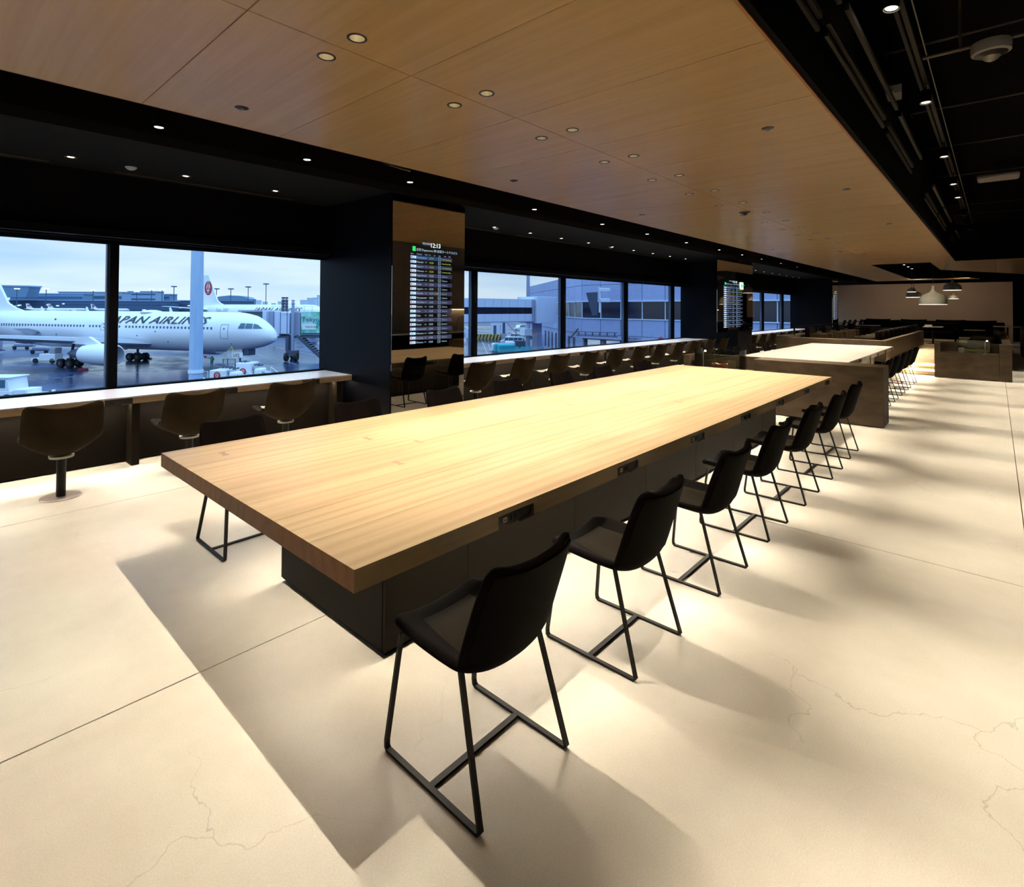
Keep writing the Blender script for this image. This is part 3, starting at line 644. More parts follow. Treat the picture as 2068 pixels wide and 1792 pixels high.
# insulated ducts
for i, (x, z, r, lab) in enumerate(((7.9, 4.72, .55, 'large wrapped round duct above the track'), )):
    t = thing('air_duct', lab, 'duct', (x, -.75, 5.2))
    def fd(u, v):
        a = PI+v*PI; rr = .62*(1+.004*math.sin(u*60))
        return (-2.6+5.6*u, rr*math.cos(a)*1.1, rr*math.sin(a)*.72+.2)
    MB().grid(fd, 40, 18).build('wrapping', M['duct'], t, 60)
for i, (x0, x1) in enumerate(((12.5, 18.0), (18.4, 24.0))):
    t = thing('square_duct', ['square wrapped duct at the right edge of the black ceiling', 'second square wrapped duct further along the right edge'][i], 'duct', (x0, -1.2, 4.62))
    MB().box(0, x1-x0, -.5, .45, -.12, .25).build('wrapping', M['duct'], t, bevel=.04)
    for k in range(4): MB().box(.6+k*1.3, .64+k*1.3, -.51, .46, -.13, .26).build('strap', M['bronze'], t)
# fascia slot rails on the open side
for i, (a, b, zz) in enumerate(((2.0, 4.12, 3.62), (4.36, 7.0, 3.68), (7.25, 9.6, 3.68), (11.6, 14.0, 3.62), (14.2, 16.6, 3.62), (18.4, 20.6, 3.62))):
    t = thing('fascia_grille', '%s bronze slot grille on the black fascia, from the near end' % ORD[i], 'vent', (a, .92, zz), group='slot grilles along the black fascia')
    MB().box(0, b-a, -.035, -.01, -.045, -.015).build('lower_rail', M['bronze'], t)
    MB().box(0, b-a, -.05, -.01, .04, .085).build('upper_rail', M['bronze'], t)
    MB().box(0, b-a, -.02, 0, -.015, .04).build('slot', M['black'], t)
    MB().box(.15, b-a+.15, -.14, -.11, .17, .22).build('cable_tray', M['bronze'], t)

# ================================================================= THE LONG TABLE
TX0, TX1, TY0, TY1, TZ = 1.07, 8.62, 1.72, 3.99, .72
tb = thing('communal_table', 'very long solid timber communal table in the middle of the room', 'table', (TX0, TY0, 0))
def T(x, y, z=0): return (x-TX0, y-TY0, z)
SK = [(1.825, 2.08), (2.88, 3.13), (3.94, 4.19), (5.01, 5.26), (6.07, 6.32), (7.13, 7.38), (8.21, 8.46)]
by = [TY0, 2.052, 2.373, 2.70, 3.022, 3.347, 3.661, TY1]
for i in range(7):
    mb = MB(); y0, y1 = by[i]-TY0+(.0011 if i else 0), by[i+1]-TY0-(.0011 if i < 6 else 0)
    if i in (0, 6):   # edge boards are notched for the outlets
        xx = TX0
        d0, d1 = (0, .05) if i == 0 else (y1-.05, y1)
        e0, e1 = (.05, y1) if i == 0 else (y0, y1-.05)
        for a, b in SK:
            mb.box(xx-TX0, a-TX0, d0, d1, .635, TZ)
            mb.box(a-TX0, b-TX0, d0, d1, .694, TZ); xx = b
        mb.box(xx-TX0, TX1-TX0, d0, d1, .635, TZ)
        mb.box(0, TX1-TX0, e0, e1, .635, TZ)
        o = mb.build('tabletop_board', M['tablewood'], tb)
    else:
        o = mb.box(0, TX1-TX0, y0, y1, .635, TZ).build('tabletop_board', M['tablewood'], tb)
def bowtie(x, y, ang, s=1):
    mb = MB(); c, sn = math.cos(ang), math.sin(ang)
    pts = [(-.045, -.022), (0, -.009), (.045, -.022), (.045, .022), (0, .009), (-.045, .022)]
    mb.prism([((a*c-b*sn)*s, (a*sn+b*c)*s) for a, b in pts], T(x, y, TZ-.004), (1, 0, 0), (0, 1, 0), (0, 0, .0046))
    mb.build('butterfly_key', M['inlay'], tb)
for x, y in ((1.335, 3.68), (2.19, 3.359), (2.385, 3.028), (1.977, 2.705), (4.3, 3.1), (5.2, 2.4)): bowtie(x, y, 1.5)
# outlets set in both long edges
def outlet(side):
    n = 1 if side == 0 else -1
    t = MB().box(0, .25, -.0, .04, .640, .692).build('outlet_strip', M['outletblack'], None)
    MB().box(.03, .056, -.004, .0, .658, .680).build('white_socket', M['outletwhite'], t)
    MB().box(.037, .049, -.005, -.004, .666, .672).build('socket_slot', M['outletblack'], t)
    MB().box(.085, .092, -.003, .0, .656, .681).build('usb_port', M['gunmetal'], t)
    MB().box(.112, .119, -.003, .0, .656, .681).build('usb_port', M['gunmetal'], t)
    MB().prism([(.15, .632), (.25, .632), (.25, .688), (.235, .688), (.22, .650), (.15, .645)], (0, -.007, 0), (1, 0, 0), (0, 0, 1), (0, .007, 0)).build('hook', M['outletblack'], t)
    return t
ot = outlet(0)
ot.parent = tb; ot.location = T(SK[0][0], TY0+.002)
def copy_part(o, parent, loc, rz=0):
    c = o.copy(); COL.objects.link(c); c.parent = parent; c.location = loc; c.rotation_euler = (0, 0, rz)
    for ch in o.children:
        d = ch.copy(); COL.objects.link(d); d.parent = c
    return c
for a, b in SK[1:]: copy_part(ot, tb, T(a, TY0+.002))
for a, b in SK: copy_part(ot, tb, T(b, TY1-.002), PI)
# cabinet base with panel joints
cs_ = [1.505, 2.046, 3.045, 4.048, 5.05, 6.044, 7.038, 7.583]
for i in range(7):
    MB().box(cs_[i]+.002-TX0, cs_[i+1]-.002-TX0, 2.156-TY0, 2.175-TY0, .03, .635).build('side_panel', M['cab'], tb)
    MB().box(cs_[i]+.002-TX0, cs_[i+1]-.002-TX0, 3.205-TY0, 3.224-TY0, .03, .635).build('side_panel', M['cab'], tb)
MB().box(1.505-TX0, 1.524-TX0, 2.1755-TY0, 3.2045-TY0, .03, .635).build('end_panel', M['cab'], tb)
MB().box(7.564-TX0, 7.583-TX0, 2.1755-TY0, 3.2045-TY0, .03, .635).build('end_panel', M['cab'], tb)
MB().box(1.53-TX0, 7.56-TX0, 2.18-TY0, 3.20-TY0, 0.0, .63).build('plinth', M['black'], tb)

# ================================================================= DINING CHAIRS
def shell_fn(ctr, hw, rise, thick_dir=1):
    k = len(ctr)
    def cat(t):
        t = min(max(t, 0), 1)*(k-1); i = min(int(t), k-2); f = t-i
        p = [ctr[max(i-1, 0)], ctr[i], ctr[i+1], ctr[min(i+2, k-1)]]
        return [.5*((2*p[1][j])+(-p[0][j]+p[2][j])*f+(2*p[0][j]-5*p[1][j]+4*p[2][j]-p[3][j])*f*f+(-p[0][j]+3*p[1][j]-3*p[2][j]+p[3][j])*f**3) for j in range(4)]
    def fn(u, v):
        y, z, w, r = cat(u); y2, z2, _, _ = cat(u+.01); y1, z1, _, _ = cat(u-.01)
        ty, tz = y2-y1, z2-z1; l = math.hypot(ty, tz) or 1; ny, nz = -tz/l, ty/l   # inward normal: travel front->back->up
        s = 2*v-1; a = abs(s)**hw
        # round the corners of the outline at both ends
        e = 1
        if u < .10: e = 1-.10*(1-u/.10)**2
        if u > .92: e = 1-.10*((u-.92)/.08)**2
        return (s*w*e, y-ny*0+(-ny)*r*a*-1*-1 if False else y+(-ny)*r*a, z+(-nz)*r*a)
    return fn
# control rows: y, z, half width, side rise   (profile runs front lip -> seat -> bend -> top of back)
CH = [(.250, .468, .205, .024), (.215, .468, .218, .032), (.10, .452, .226, .045), (-.03, .440, .228, .055), (-.12, .438, .228, .06), (-.172, .458, .230, .062), (-.196, .51, .230, .062), (-.222, .60, .230, .058), (-.250, .70, .228, .052), (-.276, .79, .218, .045), (-.284, .815, .205, .040)]
def make_dining_chair():
    t = thing('dining_chair', '', 'chair')
    fn = shell_fn(CH, 2.6, 1)
    o = MB().grid(lambda u, v: fn(u, v), 22, 10).build('bucket_shell', M['velvet'], t, 80)
    md = o.modifiers.new('thick', 'SOLIDIFY'); md.thickness = .036; md.offset = 1.0
    ms = o.modifiers.new('round', 'SUBSURF'); ms.levels = 1; ms.render_levels = 1
    def pad(u, v):
        uu = .14+u*.40; x, y, z = fn(uu, .5+(v-.5)*(.55+.25*u))
        e = min(1, 8*u*(1-u))*min(1, 8*v*(1-v)); return (x, y, z+.010*e+.001)
    MB().grid(pad, 12, 10).build('seat_pad', M['olive'], t, 80)
    def back(u, v):
        uu = .585+u*.385; x, y, z = fn(uu, .5+(v-.5)*.96); return (x*1.01, y-.0395, z-.012)
    MB().grid(back, 12, 8).build('back_cover', M['velvet_back'], t, 80)
    for s in (-1, 1):
        f_ = .012
        def pt(y, z): return (s*(.2295-.0*z) - s*.03*max(0, z)/.44, y, z)
        path = [pt(-.118, .462), pt(-.243, .035), pt(-.249, .016), pt(-.240, .006), pt(.240, .006), pt(.250, .014), pt(.252, .035), pt(.205, .44)]
        MB().sweep(path, (1, 0, 0), .020, .011).build('sled_runner', M['gunmetal'], t)
    MB().box(-.222, .222, -.012, .012, .001, .011).build('cross_bar', M['gunmetal'], t)
    return t
dc = make_dining_chair(); dc.location = (1.443, 1.465, 0); dc['group'] = 'sled chairs along the near side of the long table'
dc['label'] = 'dark bucket chair nearest the camera, at the near corner of the long table'
for i in range(1, 7):
    copy_tree(dc, (1.443+.962*i, 1.462 - .008*(i % 3), 0), 0, '%s dark bucket chair along the near side of the long timber table' % ORD[i] if i < 6 else 'last dark bucket chair at the far end of the long timber table')
LC = [1.60, 2.66, 3.66, 4.65, 5.67, 6.69, 7.80]
for i, x in enumerate(LC):
    copy_tree(dc, (x, 3.99+.01*(i % 2), 0), PI, '%s dark chair on the window side of the long timber table%s' % (ORD[i], ', its sled base showing' if i == 0 else ''), 'sled chairs along the window side of the long table')

# ================================================================= WINDOW BAR
def counter(name_lab, x0, x1, socks, posts):
    t = thing('window_counter', name_lab, 'counter', (x0, 6.68, 0))
    mb = MB(); w = x1-x0
    MB().box(0, w, 0.001, .75, .706, .72).build('worktop', M['counter_top'], t)
    mb = MB(); xx = 0
    for a in socks:
        a -= x0
        if a-.12 > xx: mb.box(xx, a-.12, 0, .04, .645, .7055)
        xx = a+.12
    mb.box(xx, w, 0, .04, .645, .7055); mb.box(0, w, .041, .75, .645, .7055)
    mb.build('edge_band', M['counter_edge'], t)
    MB().box(0, w, .225, .24, .012, .644).build('back_panel', M['counter_panel'], t)
    MB().box(0, w, .30, .74, .0, .60).build('carcass', M['black'], t)
    for p in posts: MB().box(p-x0-.035, p-x0+.035, .012, .224, 0, .644).build('support_leg', M['cab'], t, bevel=.002)
    for a in socks:
        s = MB().box(a-x0-.118, a-x0+.118, .004, .035, .646, .705).build('outlet_strip', M['outletblack'], t)
        MB().box(a-x0-.08, a-x0-.05, .001, .004, .665, .688).build('socket', M['gunmetal'], s)
        MB().prism([(.02, .64), (.115, .64), (.115, .70), (.10, .70), (.09, .66), (.02, .652)], (a-x0, -.004, 0), (1, 0, 0), (0, 0, 1), (0, .007, 0)).build('hook', M['outletblack'], s)
    return t
S1 = [1.41+1.04*k for k in range(-4, 3)]
counter('long cream window counter facing the white aircraft', XA+.2, 4.088, S1, [1.56, 3.90, -.8])
S2 = [6.61+1.04*k for k in range(0, 10)]
counter('long cream window counter between the two screen columns', 5.36, 16.598, [5.57]+S2, [5.6, 8.05, 10.65, 13.25, 15.9])
S3 = [18.6+1.04*k for k in range(0, 10)]
counter('farthest cream window counter beyond the second screen', 17.862, 29.09, S3, [18.3, 21.0, 23.6, 26.2, 28.8])

# window stools: round bucket on a bolted post
ST = [(.262, .500, .255, .03), (.23, .492, .275, .04), (.13, .440, .278, .08), (.02, .395, .276, .13), (-.08, .385, .274, .17), (-.16, .42, .274, .15), (-.20, .50, .274, .12), (-.222, .60, .274, .10), (-.243, .70, .272, .085), (-.262, .785, .266, .07), (-.268, .805, .255, .065)]
def make_stool():
    t = thing('window_stool', '', 'stool')
    fn = shell_fn(ST, 2.0, 1)
    o = MB().grid(lambda u, v: fn(u, v), 22, 12).build('bucket_shell', M['suede'], t, 80)
    md = o.modifiers.new('thick', 'SOLIDIFY'); md.thickness = .022; md.offset = 1.0
    ms = o.modifiers.new('round', 'SUBSURF'); ms.levels = 1; ms.render_levels = 1
    def pad(u, v):
        uu = .07+u*.38; x, y, z = fn(uu, .5+(v-.5)*.62); e = min(1, 6*u*(1-u))*min(1, 6*v*(1-v)); return (x, y, z+.025*e+.002)
    MB().grid(pad, 12, 10).build('seat_cushion', M['seatcream'], t, 80)
    MB().lathe((0, -.03, 0), [(.0001, .343), (.085, .343), (.088, .350), (.088, .362), (.0001, .364)], 28).build('chrome_ring', M['chrome'], t, 30)
    MB().tube((0, -.03, .008), (0, -.03, .343), .034, 24).build('post', M['blacksteel'], t, 40)
    MB().lathe((0, -.03, 0), [(.0001, .010), (.138, .009), (.145, .004), (.145, 0)], 40).build('floor_plate', M['plate'], t, 30)
    return t
st = make_stool(); st.location = (.872, 6.08, 0); st.rotation_euler = (0, 0, -.06); st['group'] = 'bucket stools at the aircraft window counter'
st['label'] = 'leftmost brown suede stool at the aircraft window, post and floor plate in full view'
copy_tree(st, (1.866, 6.08, 0), .03, 'middle brown suede stool at the aircraft window counter')
copy_tree(st, (2.856, 6.08, 0), .02, 'brown suede stool at the aircraft window nearest the navy column')
copy_tree(st, (-.13, 6.08, 0), 0, 'brown suede stool beyond the left edge of the photo')
for k in range(11):
    copy_tree(st, (5.88+.992*k, 6.08, 0), [-.05, -.02, 0, .04][k % 4], '%s brown suede stool along the bridge window, counted from the first screen' % ORD[k], 'bucket stools at the bridge window counter')
for k in range(10):
    copy_tree(st, (18.35+1.02*k, 6.08, 0), [.04, 0, -.03][k % 3], '%s brown suede stool along the farthest window counter' % ORD[k], 'bucket stools at the farthest window counter')

# ================================================================= MIRROR SCREENS
ROWS = [('Hiroshima', '257', '12:15', '', 'Now Boarding', 0), ('Fukuoka', '317', '12:20', '', 'Now Boarding', 0), ('Sapporo', '715', '12:20', '', 'Now Boarding', 1), ('Okinawa', '911', '12:25', '', 'Now Boarding', 0),
        ('Kagoshima', '649', '12:30', '', 'Check-in', 0), ('Nagasaki', '609', '12:30', '', 'Check-in', 0), ('Osaka', '117', '12:30', '', 'Check-in', 0), ('Sapporo', '513', '12:30', '', 'Check-in', 0),
        ('Fukuoka', '013', '12:35', '12:45', 'Last call', 1), ('Matsuyama', '435', '12:35', '', 'Check-in', 0), ('Hakodate', '587', '12:45', '', 'Check-in', 0), ('Kushiro', '543', '12:45', '', 'Check-in', 0),
        ('Kobe', '107', '12:55', '', 'Check-in', 1), ('Kobe', '107', '12:55', '', 'Check-in', 1), ('Nagasaki', '141', '12:55', '', 'Check-in', 1), ('Kansai', '225', '13:00', '', 'Check-in', 0),
        ('Kumamoto', '629', '13:00', '', 'Check-in', 0), ('Okinawa', '517', '13:00', '', 'Check-in', 1), ('Komatsu', '187', '13:05', '', 'Check-in', 0), ('Okinawa', '917', '13:05', '', 'Check-in', 0)]
def screen(lab_m, lab_s, x0, x1, z0, z1, sx0, sw, board_top, arrow=False, backing=True):
    mr = thing('mirror_panel', lab_m, 'mirror', (x0, YM, 0))
    MB().box(0, x1-x0, 0, .012, z0, z1).build('tinted_glass', M['mirror'], mr)
    MB().box(.004, x1-x0-.004, .0121, .024, z0+.004, z1-.004).build('backing', M['black'], mr)
    t = thing('departures_screen', lab_s, 'screen', (sx0, YM-.004, board_top))
    k = sw/.74
    R = lambda n, mat, a, b, c, d, y=0: MB().box(a*k, b*k, -.0005-y, .0-y, c, d).build(n, M[mat], t)
    wt, yl, br, dk = MB(), MB(), MB(), MB()
    X_, Z_ = (k, 0, 0), (0, 0, 1)
    text(br, '12:13', (.335*k, -.003, -.078), X_, Z_, .085)
    text(wt, '現在時刻', (.20*k, -.003, -.05), X_, Z_, .036)
    R('green_icon', 'scr_green', .035, .085, -.150, -.085)
    text(wt, '出発 Departures 第1旅客ターミナルビル', (.095*k, -.003, -.140), X_, Z_, .042)
    for s_, x in (('Airline', 0), ('Destination', .105), ('Flight', .245), ('Time', .305), ('Info', .40), ('Gate', .485), ('Info', .59), ('Type', .67)): text(wt, s_, (x*k, -.003, -.192), X_, Z_, .019)
    pz = .0600
    boxes = MB()
    for i, (d, f, t1, t2, st_, al) in enumerate(ROWS):
        z = -.232-pz*i
        if i == 0: R('row_band', 'scr_band2', 0, .50, z-.027, z+.028); R('row_band', 'scr_band', .50, .74, z-.027, z+.028)
        elif i % 2 == 0: R('row_band', 'scr_band', 0, .74, z-.027, z+.028)
        R('airline_tile', 'scr_tile', .004, .095, z-.016, z+.018, .001)
        if al: text(dk, 'SKY', (.012*k, -.003, z-.011), X_, Z_, .031)
        else:
            text(dk, 'JAL', (.040*k, -.003, z-.011), X_, Z_, .029)
        text(wt, d, (.103*k, -.003, z-.011), X_, Z_, .034)
        text(wt, f, (.247*k, -.003, z-.008), X_, Z_, .022)
        text(yl if i < 4 else wt, t1, (.318*k, -.003, z-.012), X_, Z_, .035)
        if t2: text(yl, t2, (.408*k, -.003, z-.012), X_, Z_, .035)
        text(yl if (i < 4 or i == 8) else wt, st_, (.552*k, -.003, z-.010), X_, Z_, .027)
        for a, b, c, e in ((.482, .526, .020, .023), (.482, .526, -.020, -.017), (.482, .4855, -.02, .023), (.5225, .526, -.02, .023)): boxes.box(a*k, b*k, -.0025, -.002, z+c, z+e)
        text(boxes, str((i*7) % 23+1), (.493*k, -.0025, z-.007), X_, Z_, .022)
    wt.build('lettering', M['scr_white'], t); yl.build('yellow_lettering', M['scr_yellow'], t); br.build('clock_digits', M['scr_bright'], t)
    dk.build('tile_lettering', M['scr_dark'], t); boxes.build('gate_boxes', M['scr_white'], t)
    rd = MB()
    for i, r in enumerate(ROWS):
        if not r[5]:
            z = -.232-pz*i; rd.box(.012*k, .030*k, -.003, -.002, z-.010, z+.012)
    rd.build('airline_marks', M['scr_red'], t)
    if arrow:
        a = thing('exit_sign', 'small lit white sign with a green arrow over the second screen', 'sign', (sx0+sw*.93, YM-.01, board_top-.13))
        MB().box(-.13, .13, -.012, 0, -.13, .09).build('panel', M['scr_bright'], a)
        MB().prism([(-.09, -.02), (0, .07), (.03, .04), (-.01, 0), (.10, 0), (.10, -.04), (-.01, -.04), (.03, -.08), (0, -.11)], (0, -.016, 0), (1, 0, 0), (0, 0, 1), (0, .004, 0)).build('arrow', M['scr_green'], a)
    return mr
screen('tall tinted mirror on the near column beside the aircraft window', 'departures board glowing in the near mirrored column', 4.092, 5.353, 0.0, 3.12, 4.375, .735, 2.565)
screen('wide tinted mirror hanging before the second column', 'departures board glowing in the second mirrored column', 14.92, 17.86, 1.005, 3.06, 15.40, 1.52, 2.515, arrow=True)
screen('narrow sliver of tinted mirror on the farthest column', 'departures board barely visible on the farthest column', 29.1, 30.35, .3, 3.10, 29.35, .74, 2.565)

# ================================================================= STONE PARTITIONS WITH PLANTER NICHES
def stone_block(nm, lab, cat, X0, X1, parts, H=.856):
    t = thing(nm, lab, cat, (X0, parts[0][1], 0)); y_ = parts[0][1]
    for n, y0, y1, z0, z1, xa, xb in parts:
        MB().box(xa-X0, xb-X0, y0-y_, y1-y_, z0, z1).build(n, M['stone'], t, bevel=.003)
    return t
BX0, BX1 = 9.084, 9.574
stone_block('stone_partition', 'brown stone partition with a display niche at the end of the long table', 'partition', BX0, BX1,
            [('slab', 1.177, 2.917, 0.012, .856, BX0, BX1), ('niche_base', 2.919, 3.995, .012, .632, BX0, BX1), ('end_post', 3.997, 4.10, .012, .856, BX0, BX1), ('niche_back', 2.92, 3.994, .634, .853, BX1-.05, BX1)])
RX0, RX1 = 16.95, 17.44
stone_block('stone_planter', 'brown stone end block with a small display niche beside the lit steps', 'partition', RX0, RX1,
            [('slab', -.27, -.052, .012, .858, RX0, RX1), ('niche_base', -.050, 1.028, .012, .632, RX0, RX1), ('end_post', 1.03, 1.145, .012, .858, RX0, RX1), ('niche_back', -.049, 1.027, .634, .855, RX1-.05, RX1)])
def vitrine(lab, X0, ya, yb, obj_mat, flip):
    t = thing('display_case', lab, 'display case', (X0+.06, ya, .634))
    w = yb-ya; d = .33; h = .33
    g_ = .006
    for b in ((0, g_, 0, w), (d-g_, d, 0, w)): MB().box(b[0], b[1], b[2], b[3], 0, h).build('glass_pane', M['clearglass'], t)
    for y in (0, w-g_): MB().box(g_, d-g_, y, y+g_, 0, h).build('glass_pane', M['clearglass'], t)
    return t
vitrine('clear glass case on the niche of the near stone partition', BX0, 3.16, 3.925, 'copper', 1)
vitrine('clear glass case in the niche of the stone block by the lit steps', RX0, .11, .70, 'moss', -1)
def display_lamp(lab, x, y):
    t = thing('display_lamp', lab, 'lamp', (x, y, .634))
    MB().lathe((0, 0, 0), [(.0001, .012), (.035, .010), (.035, 0)], 16).build('base', M['chrome'], t, 40)
    MB().pipe([(0, 0, .01), (0, 0, .26), (0, -.01, .29), (0, -.03, .305)], .005, 8).build('stem', M['chrome'], t, 60)
    MB().lathe((0, -.035, .30), [(.0001, .015), (.014, .012), (.018, -.012), (.0001, -.013)], 12).build('head', M['lens_dim'], t, 40)
spot(BX0+.05, 3.5, 3.2, 90, 14, .6, tgt=(BX0+.2, 3.5, .65))  # added spot without a fixture, brightens the card in the near case
spot(RX0-.4, .5, 4.2, 150, 12, .6, tgt=(RX0+.15, .45, .65))  # likewise added, brightens the case by the steps
display_lamp('tiny chrome display lamp in the glass case by the long table', BX0+.13, 3.80)
display_lamp('tiny chrome display lamp in the glass case by the lit steps', RX0+.13, .20)
def craft(nm, lab, cat, x, y, w, d, mat, n):
    t = thing(nm, lab, cat, (x, y, .662)); rr = random.Random(n)
    for i in range(5):
        def lf(u, v, i=i):
            a = u*2-1; b = v*2-1
            return (b*d*(1-a*a*.5)*(.6+.1*i), a*w/2+.01*math.sin(7*b+i), .012*i+.010+.014*math.sin(5*a+i)*abs(b)+.012*math.cos(9*b+2*i))
        MB().grid(lf, 14, 6).build('layer', M[mat], t, 80)
craft('copper_ornament', 'pink copper leaf ornament lying inside the glass case by the long table', 'ornament', BX0+.20, 3.52, .30, .05, 'copper', 1)
craft('moss_ornament', 'yellow green ornament lying inside the glass case by the lit steps', 'ornament', RX0+.20, .38, .42, .05, 'moss', 2)
def card(lab, x, y, w, h):
    t = thing('info_card', lab, 'card', (x, y, .634))
    MB().box(-.003, .0, -w/2, w/2, 0, h).build('card', M['card'], t)
    MB().box(-.0045, -.003, -w*.40, w*.40, h*.12, h*.88).build('frame_line', M['cardink'], t)
    MB().box(-.006, -.0045, -w*.38, w*.38, h*.14, h*.86).build('face', M['card'], t)
    k = MB()
    for i in range(7): k.box(-.0075, -.006, -w*.30, w*(.30 if i else .05), h*(.80-.085*i), h*(.815-.085*i))
    k.build('text_lines', M['cardink'], t)
card('small framed white card in front of the copper ornament', BX0+.11, 3.305, .135, .165)
card('small framed white card at the left of the moss ornament', RX0+.11, .635, .105, .125)

# ================================================================= WHITE TABLE BEHIND
WX0, WX1, WY0, WY1 = 9.60, 16.88, 1.97, 3.85
wt_ = thing('white_table', 'long bright white table beyond the stone partition', 'table', (WX0, WY0, 0))
MB().box(0, WX1-WX0, 0, WY1-WY0, .700, .72).build('tabletop', M['cream'], wt_)
WS = [10.2, 11.27, 12.34, 13.42, 14.44, 15.55, 16.62]
mb = MB(); xx = 0
for a in WS: mb.box(xx, a-WX0-.13, 0, .05, .632, .6995); xx = a-WX0+.13
mb.box(xx, WX1-WX0, 0, .05, .632, .6995); mb.box(0, WX1-WX0, .051, WY1-WY0, .632, .6995)
mb.build('edge_band', M['edgegrey'], wt_)
for a in WS:
    s_ = MB().box(a-WX0-.128, a-WX0+.128, .003, .045, .636, .698).build('outlet_strip', M['gunmetal'], wt_)
MB().box(10.2-WX0, 16.3-WX0, .42, 1.46, .0, .63).build('base_cabinet', M['cab'], wt_)
MB().box(16.30-WX0, 16.80-WX0, .40, 1.48, .0, .63).build('end_panel', M['stone'], wt_)
for i, x in enumerate((10.10, 11.08, 12.05, 13.05, 14.04, 15.12)):
    copy_tree(dc, (x, 1.61, 0), 0, '%s dark sled chair along the aisle side of the white table' % ORD[i], 'sled chairs along the aisle side of the white table')
for i, x in enumerate((10.3, 11.3, 12.3, 13.35, 14.4)):
    copy_tree(dc, (x, 4.08, 0), PI, '%s dark sled chair on the window side of the white table' % ORD[i], 'sled chairs on the window side of the white table')

# ================================================================= RAISED LOUNGE
pf = struct('floor', 'raised pale timber lounge floor beyond the lit steps')
PZ = .30
MB().box(17.62, XB, 1.146, 2.14, .15+.03, PZ).build('platform_deck', M['platform'], pf)
MB().box(17.0, XB, 2.141, 4.6, .012, PZ-.001).build('platform_deck', M['platform'], pf)
MB().box(17.441, XB, -.27, 1.145, .012, PZ-.001).build('platform_deck', M['platform'], pf)
MB().box(17.05+.25, 17.62, 1.147, 2.139, 0.03, .15).build('step', M['platform'], pf)
MB().box(17.62, 17.66, 1.147, 2.139, .0, .18).build('riser', M['cream'], pf)
MB().box(17.32, 17.36, 1.147, 2.139, .0, .03).build('riser', M['cream'], pf)
for i, (x, z) in enumerate(((17.30, .125), (17.60, .255))):
    t = thing('step_light', ['glowing strip under the lower step nosing', 'glowing strip under the upper step nosing'][i], 'light strip', (x, 1.15, z))
    MB().box(-.012, -.001, .0, .985, -.012, .012).build('led_strip', M['led'], t)
    d = bpy.data.lights.new('step_glow', 'AREA'); d.shape = 'RECTANGLE'; d.size = .97; d.size_y = .03; d.energy = 9; d.color = (1, .74, .45)
    lo = bpy.data.objects.new('step_glow', d); COL.objects.link(lo); lo.location = (x-.02, 1.645, z-.02); lo.rotation_euler = (0, math.radians(15), PI/2*0)
    lo.rotation_euler = (Vector((-.35, 0, -1))).to_track_quat('-Z', 'X').to_euler()
# low stone walls of the lounge
t = thing('lounge_wall', 'low brown stone wall turning along the raised lounge, window side of the steps', 'partition', (17.0, 2.14, 0))
MB().box(0, .30, 0, 2.42, .012, .85).build('front_slab', M['stone'], t, bevel=.003)
MB().box(.302, 9.85, 0, .14, .012, .85).build('side_slab', M['stone'], t, bevel=.003)
t = thing('lounge_wall', 'low brown stone wall between the lounge and the farthest stools', 'partition', (17.5, 4.56, 0))
MB().box(0, 11.5, 0, .40, .012, .86).build('side_slab', M['stone'], t, bevel=.003)
MB().box(11.4, 11.7, -1.2, -.001, .012, .86).build('end_slab', M['stone'], t, bevel=.003)
t = thing('lounge_wall', 'low brown stone wall running behind the stone end block, right side', 'partition', (17.445, -.27, 0))
MB().box(0, 11.0, 0, .17, .012, .855).build('side_slab', M['stone'], t, bevel=.003)
t = thing('handrail', 'thin black handrail on the low wall beside the farthest stools', 'handrail', (18.2, 4.72, .86))
MB().box(0, 12.0, -.02, .02, .24, .27).build('rail', M['blacksteel'], t)
for k in range(5): MB().box(.3+2.8*k, .34+2.8*k, -.02, .02, 0, .24).build('post', M['blacksteel'], t)
# lounge chairs (low backs in a row)
def lounge_chair():
    t = thing('lounge_chair', '', 'armchair')
    MB().box(-.40, .40, .0, .14, .10, .80).build('backrest', M['velvet'], t, bevel=.05)
    MB().box(-.38, .38, .142, .62, .20, .40).build('seat', M['velvet'], t, bevel=.03)
    for s in (-1, 1): MB().box(s*.40-.05*(s > 0), s*.40+.05*(s < 0), .142, .62, .10, .62).build('armrest', M['suede'], t, bevel=.02)
    for a, b in ((-.34, .06), (.34, .06), (-.34, .56), (.34, .56)): MB().tube((a, b, 0), (a, b, .2), .018, 8).build('leg', M['blacksteel'], t)
    return t
lc = lounge_chair(); lc.location = (17.78, 2.30, PZ); lc['group'] = 'low lounge chairs in the row behind the stone wall'
lc['label'] = 'nearest low dark lounge chair behind the stone wall left of the steps'
for k in range(1, 10): copy_tree(lc, (17.78+.96*k, 2.30, PZ), 0, '%s low dark lounge chair in the row left of the steps' % ORD[k])
for k in range(6): copy_tree(lc, (18.1+1.05*k, -.08, PZ-.002), 0, '%s dark lounge chair in the row behind the stone end block' % ORD[k], 'lounge chairs behind the stone end block')
for k in range(4): copy_tree(lc, (19.0+2.2*k, 4.45, PZ), PI, '%s dark lounge chair facing away from the far stools' % ORD[k], 'lounge chairs against the low wall')
def pedestal(lab, x, y, z, w, h=.70, mat='cream'):
    t = thing('pedestal_table', lab, 'table', (x, y, z))
    MB().box(-w/2, w/2, -w/2, w/2, h-.03, h).build('tabletop', M[mat], t, bevel=.004)
    MB().tube((0, 0, .015), (0, 0, h-.03), .035, 12).build('pedestal', M['blacksteel'], t, 40)
    MB().lathe((0, 0, 0), [(.0001, .015), (.2, .014), (.22, 0)], 20).build('foot', M['blacksteel'], t, 40)
